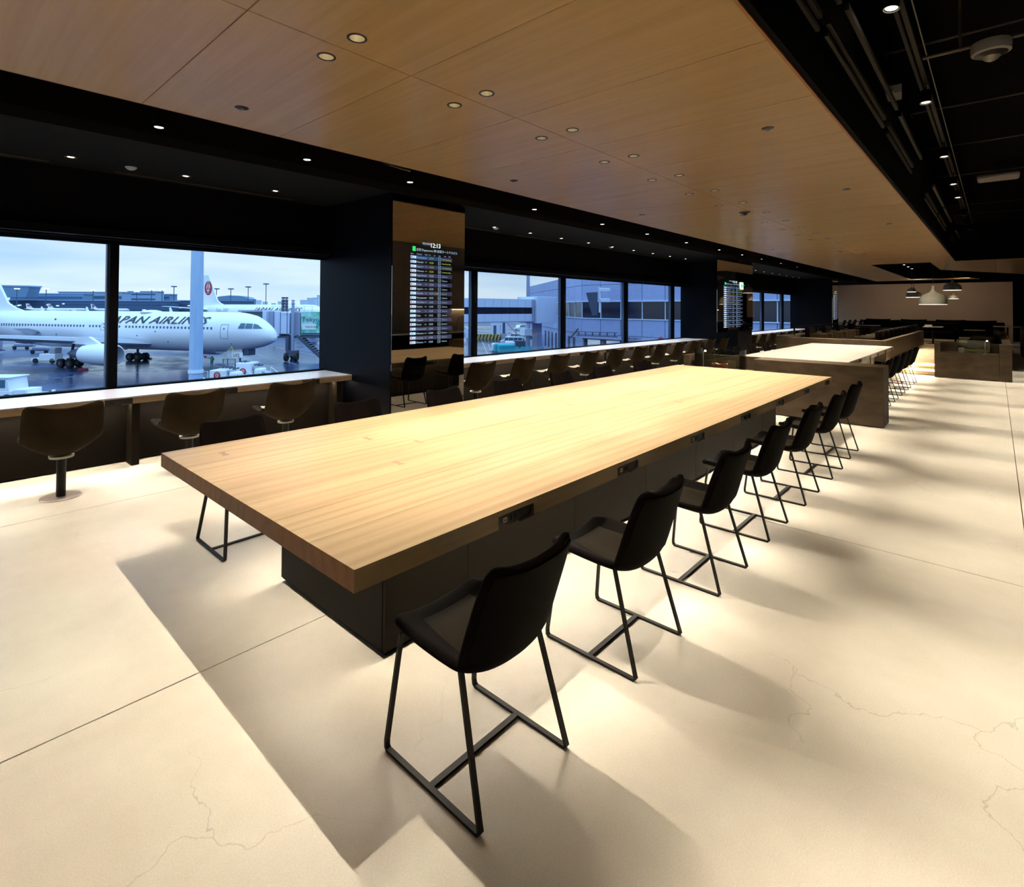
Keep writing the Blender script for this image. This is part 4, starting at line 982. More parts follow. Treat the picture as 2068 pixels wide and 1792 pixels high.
pedestal('square pedestal table in the gap left of the low stone wall end', 27.5, 5.0-.9, PZ, .8)
pedestal('small square pedestal table before the pillows', 27.6, 1.9, PZ, .62)
pedestal('small square table beside the chairs behind the end block', 24.2, .55, PZ, .55)
pedestal('pale square table at the far right beside the end wall', 30.5, -.35, PZ-.3, .9, 1.0)
t = thing('table_sign', 'tiny white card standing on the small table before the pillows', 'card', (27.6, 2.05, PZ+.70))
MB().prism([(-.05, 0), (.05, 0), (0, .07)], (0, -.12, 0), (1, 0, 0), (0, 0, 1), (0, .24, 0)).build('card', M['card'], t)
# sofas and big pillows along the end wall
for i, (y0, y1, x) in enumerate(((.3, 5.6, 35.2), (1.2, 2.6, 29.4), (3.1, 4.9, 30.55), (-.3, 1.6, 32.9))):
    t = thing('sofa', ['long dark sofa along the brown end wall', 'dark sofa in front of the pillows, aisle side', 'dark sofa in front of the pillows, window side', 'dark sofa in the middle of the lounge'][i], 'sofa', (x, y0, 0 if 0 else PZ-.001))
    w = y1-y0
    MB().box(0, .95, 0, w, .12, .42).build('seat', M['velvet'], t, bevel=.04)
    MB().box(.70 if i == 0 else .78, .98, .001, w-.001, .421, .80).build('backrest', M['velvet'], t, bevel=.05)
    for s in (0, w-.16): MB().box(.0, .69, s, s+.16, .421, .58).build('armrest', M['velvet'], t, bevel=.03)
    for a, b in ((.08, .1), (.08, w-.1), (.88, .1), (.88, w-.1)): MB().tube((a, b, 0), (a, b, .12), .02, 8).build('leg', M['blacksteel'], t)
def pillow(lab, x, y, z, w, h):
    t = thing('pillow', lab, 'pillow', (x, y, z), group='big dark pillows along the end wall')
    def fn(u, v, s):
        a, b = u*2-1, v*2-1; th = .13*((1-a**4)*(1-b**4))**.6
        pin = 1-.10*(1-a*a)*(1 if abs(b) > 0 else 0)*abs(b)**3
        return (s*th, a*w/2*(1-.05*(1-b*b)), h/2+b*h/2*pin)
    mb = MB(); mb.grid(lambda u, v: fn(u, v, 1), 14, 10); mb.grid(lambda u, v: fn(u, v, -1), 14, 10)
    mb.build('cushion', M['black'], t, 80)
for i, (x, y, z, w, h, lab) in enumerate(((35.7, 4.86, .735, 1.15, .44, 'leftmost wide dark pillow against the end wall'), (35.7, 3.28, .735, 1.15, .44, 'dark pillow in the middle left of the end wall'), (35.7, 1.75, .735, 1.2, .44, 'dark pillow in the middle right of the end wall'), (33.5, .62, .735, 1.3, .46, 'rightmost wide dark pillow, in front of the end wall'), (31.1, 4.0, .735, 1.2, .46, 'dark pillow on the sofa left of the small table'))):
    pillow(lab, x, y, z, w, h)
# pendants over the lounge
def pendant(lab, x, y, z, r, h, top):
    t = thing('pendant_lamp', lab, 'pendant lamp', (x, y, z), group='bell shaped pendant lamps over the lounge')
    MB().lathe((0, 0, 0), [(r, 0), (r*.995, h*.18), (r*.975, h*.34), (r*.92, h*.47), (r*.81, h*.58), (r*.64, h*.66), (r*.44, h*.72), (r*.27, h*.79), (r*.15, h*.89), (r*.10, h), (r*.10, h*1.22), (.0001, h*1.23)], 40).build('shade', M['pendant'], t, 50)
    MB().lathe((0, 0, 0), [(r*1.004, -.012), (r*1.004, .004), (r*.97, .004), (r*.97, -.012), (r*1.004, -.012)], 40).build('rim', M['pend_rim'], t, 40)
    MB().lathe((0, 0, 0), [(r*.965, .0), (r*.95, h*.2), (r*.85, h*.38), (r*.5, h*.55), (.0001, h*.6)], 32).build('inner_shade', M['pend_in'], t, 60)
    MB().tube((0, 0, h*1.2), (0, 0, top-z), .008, 6).build('cable', M['rim'], t)
    MB().pipe([(0, 0, top-z-.05), (.08, .05, top-z-.25), (.12, .02, top-z-.5), (.05, -.03, top-z-.62), (-.03, .02, top-z-.4), (0, 0, top-z-.1)], .006, 6).build('cable_loop', M['rim'], t)
    spot(x, y, z+.05, 30*r, 110, .6)
pendant('largest cream bell pendant in the middle of the cluster', 26.6, 1.83, 1.885, .445, .60, 4.9)
pendant('grey bell pendant right of the largest one, hanging higher', 30.6, 1.43, 2.55, .32, .42, 4.9)
pendant('small bell pendant below the right hand one', 31.2, 1.41, 2.18, .18, .22, 4.9)
pendant('grey bell pendant left of the largest one', 30.6, 2.80, 2.25, .295, .36, 4.9)
pendant('small bell pendant overlapping the left hand grey one', 29.0, 2.72, 2.455, .16, .20, 4.9)
spot(24.1, 2.5, 3.6, 110, 34, .6, tgt=(26.6, 1.9, 2.1), r=.04)  # added spot with no fixture, brightens the largest pendant
for k in range(6):
    t = thing('well_spot', '%s small bright spot inside the dark angular well' % ORD[k], 'spotlight', (24.0+1.45*k, 2.92, 3.6), group='small spots inside the dark well')
    MB().tube((0, 0, 0), (0, 0, .16), .05, 14).build('body', M['black'], t, 40)
    MB().tube((0, 0, -.004), (0, 0, .001), .042, 14).build('lens', M['lens_dim'], t)
    MB().tube((0, 0, .16), (0, 0, 1.3), .008, 6).build('stem', M['black'], t)
# far chairs by the brown wall
for i, (x, y) in enumerate(((31.5, 5.95), (32.5, 5.9), (33.9, 5.9), (34.8, 5.75))):
    copy_tree(dc, (x, y, PZ), .35, '%s brown chair standing by the lounge rail before the end wall' % ORD[i], 'chairs by the end wall')
MB_ = MB().box(30.36, XB, 4.96, 7.4, .012, PZ-.002).build('platform_deck', M['platform'], pf)
# stand at the far right edge
t = thing('reception_stand', 'dark stand with a small orange box at the far right edge', 'counter', (26.5, -1.35, 0))
MB().box(0, 2.2, 0, .66, 0, 1.0).build('cabinet', M['stone'], t, bevel=.004)
MB().box(-.02, 2.22, -.02, .68, 1.001, 1.03).build('worktop', M['gunmetal'], t)
t = thing('orange_box', 'small orange box behind glass on the far right stand', 'box', (26.9, -1.0, 1.03))
MB().box(0, .3, -.22, .2, 0.0, .33).build('box', M['orangebox'], t, bevel=.01)
MB().box(-.08, -.074, -.26, .26, 0, .42).build('glass_guard', M['clearglass'], t)

# ================================================================= SERVICE COUNTER (seen in the mirrors)
for j, (x0, x1, kx) in enumerate(((8.6, 15.2, 1.0), (29.5, 36.0, 1.0))):
    t = thing('service_counter', ['long service counter seen reflected in the near mirror', 'long service counter seen reflected in the second mirror'][j], 'counter', (x0, -1.15, 0))
    MB().box(0, x1-x0, -.60, 0, .0, .86).build('cabinet', M['blackwall'], t)
    MB().box(-.02, x1-x0+.02, -.62, .02, .861, .895).build('worktop', M['counter_top'], t)
    MB().box(0, x1-x0, -1.24, -1.22, 0.9, 2.9).build('wall_panel', M['kitchenwall'], t)
    MB().box(3.4 if j == 0 else 3.6, x1-x0, -1.21, -.95, 1.60, 2.9).build('overhead_cabinet', M['kitchenwall'], t)
    MB().box(3.6 if j == 0 else 3.8, x1-x0-.1, -1.15, -1.10, 1.585, 1.598).build('under_light', M['led'], t)
    for i, x in enumerate((2.45, 3.15)):
        q = thing('drinks_tap', ['left arched white drinks tap on the service counter', 'right arched white drinks tap on the service counter'][i]+[' (near mirror)', ' (second mirror)'][j], 'tap', (x0+x, -1.4, .896))
        MB().lathe((0, 0, 0), [(.0001, .02), (.10, .02), (.11, 0)], 20).build('base', M['white'], q, 40)
        MB().pipe([(0, 0, .02), (-.02, 0, .15), (-.01, 0, .32), (.06, 0, .44), (.15, 0, .47)], .028, 12).build('column', M['white'], q, 60)
        MB().lathe((.18, 0, .44), [(.0001, .06), (.06, .05), (.09, 0), (.0001, -.01)], 16).build('head', M['white'], q, 60)
    q = thing('juice_dome', ['small white domed machine between the taps'][0]+[' (near mirror)', ' (second mirror)'][j], 'machine', (x0+2.78, -1.45, .898))
    MB().lathe((0, 0, 0), [(.13, 0), (.14, .08), (.10, .15), (.0001, .18)], 24).build('body', M['white'], q, 60)
    q = thing('sink_faucet', 'thin arched faucet beside the lit niche'+[' (near mirror)', ' (second mirror)'][j], 'faucet', (x0+4.1, -1.45, .898))
    MB().pipe([(0, 0, 0), (0, 0, .35), (.04, 0, .42), (.12, 0, .43), (.16, 0, .38)], .012, 8).build('spout', M['chrome'], q, 60)

# ================================================================= OUTSIDE
ZG = -6.3
RF = Vector((math.sin(YAW), -math.cos(YAW), 0)); FF = Vector((math.cos(YAW), math.sin(YAW), 0))
def at(px, depth, z=ZG):          # a spot on the apron, from a bearing and a distance
    a = (px-1034)/F_PX; p = FF*depth+RF*(a*depth); return (p.x, p.y, z)
UPV = Vector((0, 0, 1))
tag(MB().box(-300, 900, 9.0, 900, ZG-.3, ZG).build('apron', M['tarmac']), 'wet dark blue apron concrete outside', kind='structure')
tag(MB().box(38.5, 900, -80, 9.0, ZG-.3, ZG).build('apron', M['tarmac']), kind='structure')
tag(MB().box(XA, XB, 7.62, 8.9, ZG, -.2).build('trim_7', M['facade']), 'outer face of the terminal below the windows', kind='structure')

# ---------------- airliner (local: nose at x=0 pointing +x, starboard side is -y, z up from ground)
FST = [(0, 4.25, .02, .02), (-.12, 4.32, .42, .45), (-.35, 4.45, .72, .78), (-.9, 4.58, 1.12, 1.17), (-1.8, 4.75, 1.58, 1.68), (-3.1, 4.94, 2.02, 2.17), (-5.0, 4.98, 2.35, 2.50), (-7.5, 4.90, 2.49, 2.64), (-10, 4.86, 2.515, 2.66), (-20, 4.86, 2.515, 2.66), (-37, 4.86, 2.515, 2.66), (-41, 5.0, 2.42, 2.52), (-45, 5.35, 2.05, 2.12), (-49, 5.78, 1.45, 1.62), (-53, 6.2, .72, .95), (-54.9, 6.4, .2, .35)]
def fus(x):
    for i in range(len(FST)-1):
        a, b = FST[i], FST[i+1]
        if a[0] >= x >= b[0]:
            f = (a[0]-x)/(a[0]-b[0]); return [a[j]+(b[j]-a[j])*f for j in (1, 2, 3)]
    return [4.86, 2.5, 2.66]
def skin_y(x, z, off=.02):
    zc, ry, rz = fus(x); q = max(0, 1-((z-zc)/rz)**2); return -(ry*math.sqrt(q)+off)
def airliner(label, loc, rz, cat='aircraft', detail=True, name='JAPAN AIRLINES'):
    t = thing('airliner', label, cat, loc, rz); t.scale = (1, 1, .955)
    mb = MB(); n = 40; vs = []
    fine = []
    for i in range(len(FST)-1):
        fine.append(FST[i])
        if i < 6:
            a, b = FST[i], FST[i+1]; fine.append(tuple(.5*(p+q) + (.016*abs(a[0]-b[0]) if j in (2, 3) else 0) for j, (p, q) in enumerate(zip(a, b))))
    fine.append(FST[-1])
    for x, zc, ry, rz_ in fine:
        for k in range(n):
            a = k*2*PI/n; vs.append((x, ry*math.sin(a), zc+rz_*math.cos(a)))
    mb.add(vs, [(j*n+i, j*n+(i+1) % n, (j+1)*n+(i+1) % n, (j+1)*n+i) for j in range(len(fine)-1) for i in range(n)])
    mb.build('fuselage', M['planewhite'], t, 50)
    def wing(s, root, tip, nm, rc, tc_, rz0, tz, th=.12, mat='planegrey'):
        # root, tip: leading-edge (x,y); chords
        prof = [(0, 0), (.06, .45), (.3, .6), (.7, .32), (1, .02), (.7, -.15), (.3, -.35), (.06, -.3)]
        vs = []
        for (x, y), c, z in ((root, rc, rz0), (tip, tc_, tz)):
            for a, b in prof: vs.append((x-a*c, s*y, z+b*th*c))
        k = len(prof)
        return MB().add(vs, [(i, (i+1) % k, k+(i+1) % k, k+i) for i in range(k)]+[tuple(range(k)), tuple(range(2*k-1, k-1, -1))]).build(nm, M[mat], t, 40)
    for s in (-1, 1):
        w = wing(s, (-17.2, 1.9), (-33.0, 23.6), 'wing', 10.8, 2.3, 3.15, 5.5, .11)
        for q in (.33, .55, .75):
            x = -17.2-15.8*q-(10.8-8.5*q)*.75; y = s*(1.9+21.7*q); z = 3.15+2.35*q
            MB().lathe((x, y, z-.25), [(.0001, -1.9), (.22, -1.2), (.28, 0), (.2, 1.2), (.0001, 2.0)], 10, Matrix.Rotation(PI/2, 4, 'Y')).build('flap_fairing', M['planegrey'], t, 50)
        e = MB().lathe((-15.7, s*7.9, 2.25), [(1.10, .0), (1.26, -.12), (1.34, -.5), (1.36, -1.6), (1.28, -3.2), (1.10, -4.6), (1.02, -4.65)], 32, Matrix.Rotation(PI/2, 4, 'Y')).build('engine_cowl', M['planewhite'], t, 40)
        MB().lathe((-15.7, s*7.9, 2.25), [(1.10, .0), (1.04, -.3), (1.02, -1.1), (.25, -1.1), (.12, -.6), (.0001, -.45)], 28, Matrix.Rotation(PI/2, 4, 'Y')).build('fan', M['planegrey'], t, 30)
        MB().lathe((-15.7, s*7.9, 2.25), [(.98, -4.5), (.72, -5.6), (.48, -6.6), (.44, -6.5), (.2, -7.2), (.0001, -7.6)], 24, Matrix.Rotation(PI/2, 4, 'Y')).build('exhaust_cone', M['gear'], t, 40)
        MB().prism([(-17.5, 3.3), (-24.0, 3.6), (-22.5, 4.3), (-19.6, 4.4)], (0, s*7.9-.2, 0), (1, 0, 0), (0, 0, 1), (0, .4, 0)).build('pylon', M['planewhite'], t)
        MB().add([(-26, s*2.2, 3.4), (-22, s*2.2, 3.4), (-22, s*1.2, 2.2), (-27, s*1.2, 2.2), (-33, s*2.0, 3.0)], [(0, 1, 2, 3), (0, 3, 4)]).build('wing_root_fairing', M['planewhite'], t)
        w2 = wing(s, (-47.2, .9), (-54.5, 9.3), 'tailplane', 5.6, 2.0, 6.0, 6.9, .10, 'planewhite')
        g_ = MB().tube((-27.3, s*4.65, .8), (-27.0, s*4.4, 3.6), .16, 10).build('main_gear_leg', M['gear'], t)
        for a, b in ((-.75, -.55), (-.75, .55), (.75, -.55), (.75, .55)):
            MB().tube((-27.3+a, s*4.65+b-.22, .58), (-27.3+a, s*4.65+b+.22, .58), .58, 20).build('wheel', M['rubber'], g_, 40)
            MB().tube((-27.3+a, s*4.65+b-.24, .58), (-27.3+a, s*4.65+b+.24, .58), .26, 14).build('hub', M['gear'], g_, 40)
    g_ = MB().tube((-5.2, 0, .5), (-5.4, 0, 2.9), .12, 10).build('nose_gear_leg', M['gear'], t)
    for b in (-.28, .28):
        MB().tube((-5.2, b-.13, .48), (-5.2, b+.13, .48), .48, 20).build('wheel', M['rubber'], g_, 40)
        MB().tube((-5.2, b-.14, .48), (-5.2, b+.14, .48), .2, 12).build('hub', M['gear'], g_, 40)
    MB().box(-6.6, -4.3, -.75, -.70, 1.75, 2.65).build('gear_door', M['planewhite'], g_)
    MB().box(-4.5, -3.5, -.6, .6, 1.9, 2.7).build('gear_bay', M['gear'], g_)
    MB().prism([(-41.5, 7.1), (-44.5, 7.9), (-46.0, 8.6), (-50.6, 15.6), (-54.4, 15.6), (-53.2, 7.1)], (0, -.16, 0), (1, 0, 0), (0, 0, 1), (0, .32, 0)).build('tail_fin', M['planewhite'], t)
    crane_mark((-50.6, -.17, 12.0), (1, 0, 0), (0, 0, 1), 1.95, (0, -1, 0), t)
    if not detail: return t
    # cockpit windows
    for i, poly in enumerate((((-3.75, 5.48), (-2.98, 5.48), (-2.98, 6.14), (-3.55, 6.16)), ((-2.90, 5.48), (-2.12, 5.46), (-2.25, 6.10), (-2.90, 6.14)), ((-2.04, 5.48), (-1.12, 5.46), (-1.75, 5.98), (-2.16, 6.10)))):
        a_, b_, c_, d_ = [Vector((x, 0, z)) for x, z in poly]
        def cw(u, v): q = (a_*(1-u)+b_*u)*(1-v)+(d_*(1-u)+c_*u)*v; return (q.x, skin_y(q.x, q.z, .06), q.z)
        MB().grid(cw, 6, 6).build('cockpit_window', M['cockpit'], t)
    # cabin windows: one mesh shared, row bent to the skin
    wz = 5.42
    me = MB().box(-.12, .12, -.02, .02, -.19, .19).mesh('cabin_window', M['winblue'])
    x = -7.4
    while x > -46:
        skip = (-10.9 < x < -9.9 and False) or (-25.2 < x < -24.2) or (-28 < x < -27.2) or (-21.6 < x < -21.0)
        if not skip: inst('cabin_window', me, t, (x, skin_y(x, wz, .0), wz))
        x -= .56
    def door(x0, x1, z0, z1):
        mb = MB(); k = 10; w = .06
        for xa, xb in ((x0, x0+w), (x1-w, x1)):
            for i in range(k):
                za, zb = z0+(z1-z0)*i/k, z0+(z1-z0)*(i+1)/k
                mb.add([(xa, skin_y(xa, za), za), (xb, skin_y(xb, za), za), (xb, skin_y(xb, zb), zb), (xa, skin_y(xa, zb), zb)], [(0, 1, 2, 3)])
        for za, zb in ((z0, z0+w), (z1-w, z1)): mb.add([(x0, skin_y(x0, za), za), (x1, skin_y(x1, za), za), (x1, skin_y(x1, zb), zb), (x0, skin_y(x0, zb), zb)], [(0, 1, 2, 3)])
        d = mb.build('door_outline', M['planegrey'], t)
        MB().box(x0+.45, x0+.6, skin_y(x0, z1-.6)-.02, skin_y(x0, z1-.6)+.05, z1-.62, z1-.5).build('door_window', M['winblue'], d)
    door(-6.1, -5.0, 4.15, 6.0); door(-25.1, -24.4, 4.9, 5.9); door(-46.4, -45.5, 4.6, 6.4)
    for x, z in ((-14.3, 3.55), (-11.0, 3.2), (-4.9, 3.5), (-19, 4.3), (-33, 4.2), (-16, 4.9)):
        MB().tube((x, skin_y(x, z, -.05), z), (x, skin_y(x, z, .03), z), .09, 10).build('service_port', M['gear'], t)
    # radome line, aerials
    mb = MB()
    for k in range(20):
        a0, a1 = -.1+k*PI/19-PI*.0, 0
    lt = MB(); text(lt, name, (-24.4, 0, 5.98), (1.70, 0, 0), (0, 0, 1), 1.32, .3, bold=.012, fn=lambda v: Vector((v.x, skin_y(v.x, v.z, .11), v.z)))
    o = lt.build('lettering', M['ink'], t)
    lt = MB(); text(lt, 'unicef', (-47.0, 0, 6.0), (1, 0, 0), (0, 0, 1), .8, .2, fn=lambda v: Vector((v.x, skin_y(v.x, v.z, .09), v.z))); lt.build('lettering', M['gear'], t)
    MB().tube((-33.6, skin_y(-33.6, 6.3, .0), 6.3), (-33.6, skin_y(-33.6, 6.3, .06), 6.3), .14, 14).build('red_dot', M['red'], t)
    for x in (-30.5, -16.0, -39.0): MB().prism([(x, 7.45), (x-.5, 7.45), (x-.55, 8.1), (x-.35, 8.1)], (0, -.04, 0), (1, 0, 0), (0, 0, 1), (0, .08, 0)).build('aerial', M['planewhite'], t)
    MB().lathe((-19.5, 0, 7.4), [(1.3, 0), (1.1, .18), (.5, .32), (.0001, .34)], 20).build('antenna_dome', M['planewhite'], t, 60)
    # open cargo hold with its tilted door
    MB().add([(x, skin_y(x, z, .03), z) for x, z in ((-38.6, 4.4), (-36.4, 4.4), (-36.2, 2.9), (-38.4, 2.9))], [(0, 1, 2, 3)]).build('cargo_hold', M['ink'], t)
    MB().add([(-39.6, -2.5, 4.75), (-36.0, -2.5, 4.55), (-35.2, -3.9, 4.15), (-38.8, -4.0, 4.95), (-37.2, -3.1, 5.0)], [(0, 1, 4), (1, 2, 4), (2, 3, 4), (3, 0, 4)]).build('cargo_door', M['gear'], t)
    return t
def heading(dr, df):              # direction on the apron given as (rightward, forward)
    v = RF*dr+FF*df; return math.atan2(v.y, v.x)
nose = at(558, 66.5)
A1 = airliner('white airliner with dark JAPAN AIRLINES lettering parked outside the left window', nose, heading(.966, -.262))
n2 = at(668, 150)
A2 = airliner('second white airliner parked behind the first, red crane on its fin', at(662, 134), heading(52, -35), detail=False)
A2.scale = (1.14, 1.14, 1.12)
lt = MB(); text(lt, 'JAPAN AIRLINES', (-25.0, 0, 5.8), (1.7, 0, 0), (0, 0, 1), 1.5, .3, fn=lambda v: Vector((v.x, skin_y(v.x, v.z, .12), v.z))); lt.build('lettering', M['ink'], A2)
lt = MB(); text(lt, 'Tokyo 2020', (-43.0, 0, 5.6), (1, 0, 0), (0, 0, 1), 1.3, .2, fn=lambda v: Vector((v.x, skin_y(v.x, v.z, .12), v.z))); lt.build('lettering', M['planegrey'], A2)
for i, (px, d, hr, hf, lab) in enumerate(((140, 560, .75, .6, 'tiny distant airliner parked left of the first window bar'), (176, 600, .7, .7, 'second tiny distant airliner near the first window bar'), (262, 590, .75, .6, 'tiny distant airliner just right of the first window bar'))):
    a_ = airliner(lab, at(px, d), heading(hr, hf), detail=False); a_.scale = (.62, .62, .60)

# ---------------- lamp masts
t = thing('floodlight_mast', 'thick pale blue mast standing close outside the left window', 'mast', at(397.5, 27))
MB().tube((0, 0, 0), (0, 0, 18), .335, 28, .24).build('pole', M['polewhite'], t, 40)
MB().tube((0, 0, 4.6), (0, 0, 4.75), .345, 28).build('band', M['planewhite'], t, 30)
MB().tube((0, 0, 2.35), (0, 0, 2.5), .345, 28).build('band', M['planewhite'], t, 30)
t = thing('floodlight_mast', 'thin blue mast standing behind the glass bridge', 'mast', at(1066.5, 97))
MB().tube((0, 0, 0), (0, 0, 14), .42, 16, .30).build('pole', M['bridgegrey'], t, 40)
MB().box(-1.6, 1.6, -.6, .6, 3.0, 4.2).build('equipment_box', M['planewhite'], t)
# ---------------- distant terminal, skyline
def slab_building(lab, px0, px1, d, z0, z1, mat, cat='building', rows=0, lit=0, depth=16, nm='terminal_building'):
    a, b = Vector(at(px0, d, 0)), Vector(at(px1, d, 0)); ux = (b-a).normalized(); w = (b-a).length; nn = Vector((-ux.y, ux.x, 0))
    if nn.dot(FF) < 0: nn = -nn
    t = thing(nm, lab, cat, (a.x, a.y, ZG)); rz = math.atan2(ux.y, ux.x); t.rotation_euler = (0, 0, rz)
    MB().box(0, w, 0, depth, z0-ZG, z1-ZG).build('wall', M[mat], t)
    MB().box(-1, w+1, -.6, depth, z1-ZG, z1-ZG+.8).build('roof_edge', M['far3'], t)
    rr = random.Random(int(px0*7+d))
    for r in range(rows):
        z = z0+(z1-z0)*(r+.35)/rows-ZG
        MB().box(1, w-1, -.3, -.02, z, z+(z1-z0)*.28/rows).build('window_band', M['far2'], t)
    for k in range(lit):
        x = rr.uniform(3, w-6); z = rr.uniform(1.5, (z1-z0)*.7)+z0-ZG
        MB().box(x, x+rr.uniform(1.5, 5), -.7, -.35, z, z+1.0).build('lit_window', M['farwin'], t)
    return t
slab_building('long low haze-blue terminal on the horizon left of the mast', -60, 345, 620, ZG, 6.5, 'far2', rows=2, lit=16)
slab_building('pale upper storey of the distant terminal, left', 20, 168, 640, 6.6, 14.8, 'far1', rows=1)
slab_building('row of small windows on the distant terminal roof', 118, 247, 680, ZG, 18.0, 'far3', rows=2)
t = thing('control_building', 'trapezoid control building on the horizon at the far left', 'building', at(28, 600, 10))
ux = tuple(RF)
MB().prism([(-26, 0), (13, 0), (17, 12), (-26, 13)], (0, 0, 0), ux, (0, 0, 1), tuple(FF*15)).build('wall', M['far1'], t)
MB().prism([(-26, 12.3), (18, 11.8), (18, 13.2), (-26, 13.9)], tuple(-FF*.6), ux, (0, 0, 1), tuple(FF*16)).build('roof_edge', M['far3'], t)
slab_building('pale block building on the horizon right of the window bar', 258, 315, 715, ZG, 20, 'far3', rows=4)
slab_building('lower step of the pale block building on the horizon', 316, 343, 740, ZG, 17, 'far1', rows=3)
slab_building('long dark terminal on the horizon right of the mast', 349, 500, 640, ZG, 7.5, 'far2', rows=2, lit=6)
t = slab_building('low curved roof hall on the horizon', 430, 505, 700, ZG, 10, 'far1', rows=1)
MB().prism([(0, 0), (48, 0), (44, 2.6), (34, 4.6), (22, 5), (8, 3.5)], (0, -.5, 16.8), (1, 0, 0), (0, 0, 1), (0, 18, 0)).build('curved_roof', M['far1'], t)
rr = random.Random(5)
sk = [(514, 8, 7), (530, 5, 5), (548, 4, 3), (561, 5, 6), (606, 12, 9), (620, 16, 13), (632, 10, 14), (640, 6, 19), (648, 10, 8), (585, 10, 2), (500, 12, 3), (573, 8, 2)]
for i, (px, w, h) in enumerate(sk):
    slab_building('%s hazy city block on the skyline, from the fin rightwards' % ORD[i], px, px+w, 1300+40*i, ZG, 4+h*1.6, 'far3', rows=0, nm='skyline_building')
for i, (px, h) in enumerate(((34, 17), (93, 17), (188, 16), (276, 15), (306, 17), (327, 17), (351, 20), (437, 18), (466, 18), (501, 20), (537, 23))):
    t = thing('apron_light', '%s small lamp post on the horizon, from the left' % ORD[i], 'street lamp', at(px, 520), group='lamp posts on the horizon')
    MB().tube((0, 0, 0), (0, 0, h+6), .35, 8).build('post', M['far2'], t)
    MB().box(-2, 2, -2, 2, h+6, h+7).build('lamp_head', M['farwin'] if i < 6 else M['far2'], t)

# ---------------- jet bridge by the nose
J = thing('jet_bridge', 'grey jet bridge with a green advert docked beside the airliner nose', 'jet bridge', at(590, 80)); J.rotation_euler = (0, 0, heading(1, 0))
# local: x = right, y = away, z = up from the apron
def jb(n, mat, x0, x1, y0, y1, z0, z1, bevel=0): return MB().box(x0, x1, y0, y1, z0, z1).build(n, M[mat], J, bevel=bevel)
jb('cab_canopy', 'gear', -7.6, -4.2, 0, 4, 4.6, 7.1); jb('cab_hood', 'bridgegrey', -7.9, -4.1, -.3, 4.2, 7.11, 7.35)
jb('cab_box', 'bridge', -4.18, -3.3, -.5, 4, 3.7, 7.3, .05); jb('cab_door', 'bridgegrey', -3.28, -2.3, -.4, 4, 3.8, 7.2); jb('tunnel_panel', 'bridge', -2.28, -1.55, -.8, 3, 3.5, 7.2, .05)
jb('tunnel_panel', 'bridge', -1.5, .0, -.9, 3, 3.9, 7.0, .05); jb('tunnel_panel', 'bridgegrey', .04, 1.5, -.6, 3, 3.6, 7.1, .05)
jb('tunnel', 'bridgegrey', 1.52, 12, -.4, 3, 3.7, 7.1)
for k in range(5): jb('tunnel_rib', 'gear', -3.3+.98*k, -3.24+.98*k, -.95, -.9, 3.6, 7.2)
jb('floor_beam', 'gear', -4.0, 12, -.6, 3, 3.3, 3.6)
adv = jb('advert_panel', 'adgreen', 1.65, 6.6, -.75, -.5, 4.05, 7.2)
MB().box(1.8, 3.9, -.80, -.76, 4.55, 5.35).build('white_strip', M['adwhite'], adv)
mb = MB(); text(mb, 'Tokyo 2020', (1.75, -.83, 5.75), (1, 0, 0), (0, 0, 1), 1.0); mb.build('lettering', M['cockpit'], adv)
mb = MB(); text(mb, 'TOKYO 2020', (2.3, -.83, 4.85), (1, 0, 0), (0, 0, 1), .32); mb.build('small_lettering', M['ink'], adv)
rr = random.Random(3)
for k in range(8):
    x, z = 3.9+rr.uniform(0, 1.6), 4.5+rr.uniform(0, 2.2); r = rr.uniform(.2, .5)
    MB().prism([(r*math.cos(a*.9)*(.4+.6*rr.random()), r*math.sin(a*.9)) for a in range(7)], (x, -.82, z), (1, 0, 0), (0, 0, 1), (0, .03, 0)).build('graphic_shape', M['adwhite'] if k % 2 else M['teal'], adv)
for x, r, z0_, z1, mt_ in ((-.85, .20, 7.2, 9.4, 'gear'), (-.35, .20, 7.2, 9.4, 'gear'), (.62, .20, 1.2, 9.0, 'bridgegrey')):
    c_ = jb('lift_column', mt_, x-r*.8, x+r*.8, -1.3, -1.0, z0_, z1-.4)
    for k in range(4 if x < 0 else 2): MB().lathe((x, -1.15, z1-.2-.42*k), [(.0001, -.16), (r*1.1, -.10), (r*1.25, 0), (r*1.1, .10), (.0001, .16)], 12).build('lift_cap', M[mt_], c_, 50)
jb('support_leg', 'gear', -.42, .05, -1.2, -.6, 1.4, 3.5); jb('support_leg', 'gear', .1, .45, -1.0, -.5, 1.4, 3.5)
jb('bogie', 'gear', -.1, 1.3, -1.7, -.4, .7, 1.5)
for x, y, z in ((-.1, -1.6, .6), (1.35, -1.6, .6), (-.75, 2.2, .6)):
    MB().tube((x-.18, y, z), (x+.18, y, z), .6, 18).build('wheel', M['rubber'], J, 40)
for y in (-1.2, .2):
    MB().bar((1.2, y, 3.7), (5.2, y-.5, .3), .10, .40).build('stair_stringer', M['gear'], J)
for k in range(12):
    f = k/11; MB().box(1.2+4*f, 1.55+4*f, -1.2-.5*f, .2-.5*f, 3.6-3.2*f, 3.66-3.2*f).build('stair_tread', M['planegrey'], J)
for z in (7.35, 7.95): jb('roof_rail', 'planegrey', -2.9, 10, -.3, -.27, z, z+.04)
for k in range(9): jb('rail_post', 'planegrey', -2.9+1.2*k, -2.86+1.2*k, -.3, -.27, 7.1, 8.0)
MB().tube((3.6, 12, .6), (4.0, 12, .6), .6, 16).build('wheel', M['rubber'], J, 40); MB().tube((4.4, 12, .6), (4.8, 12, .6), .6, 16).build('wheel', M['rubber'], J, 40)
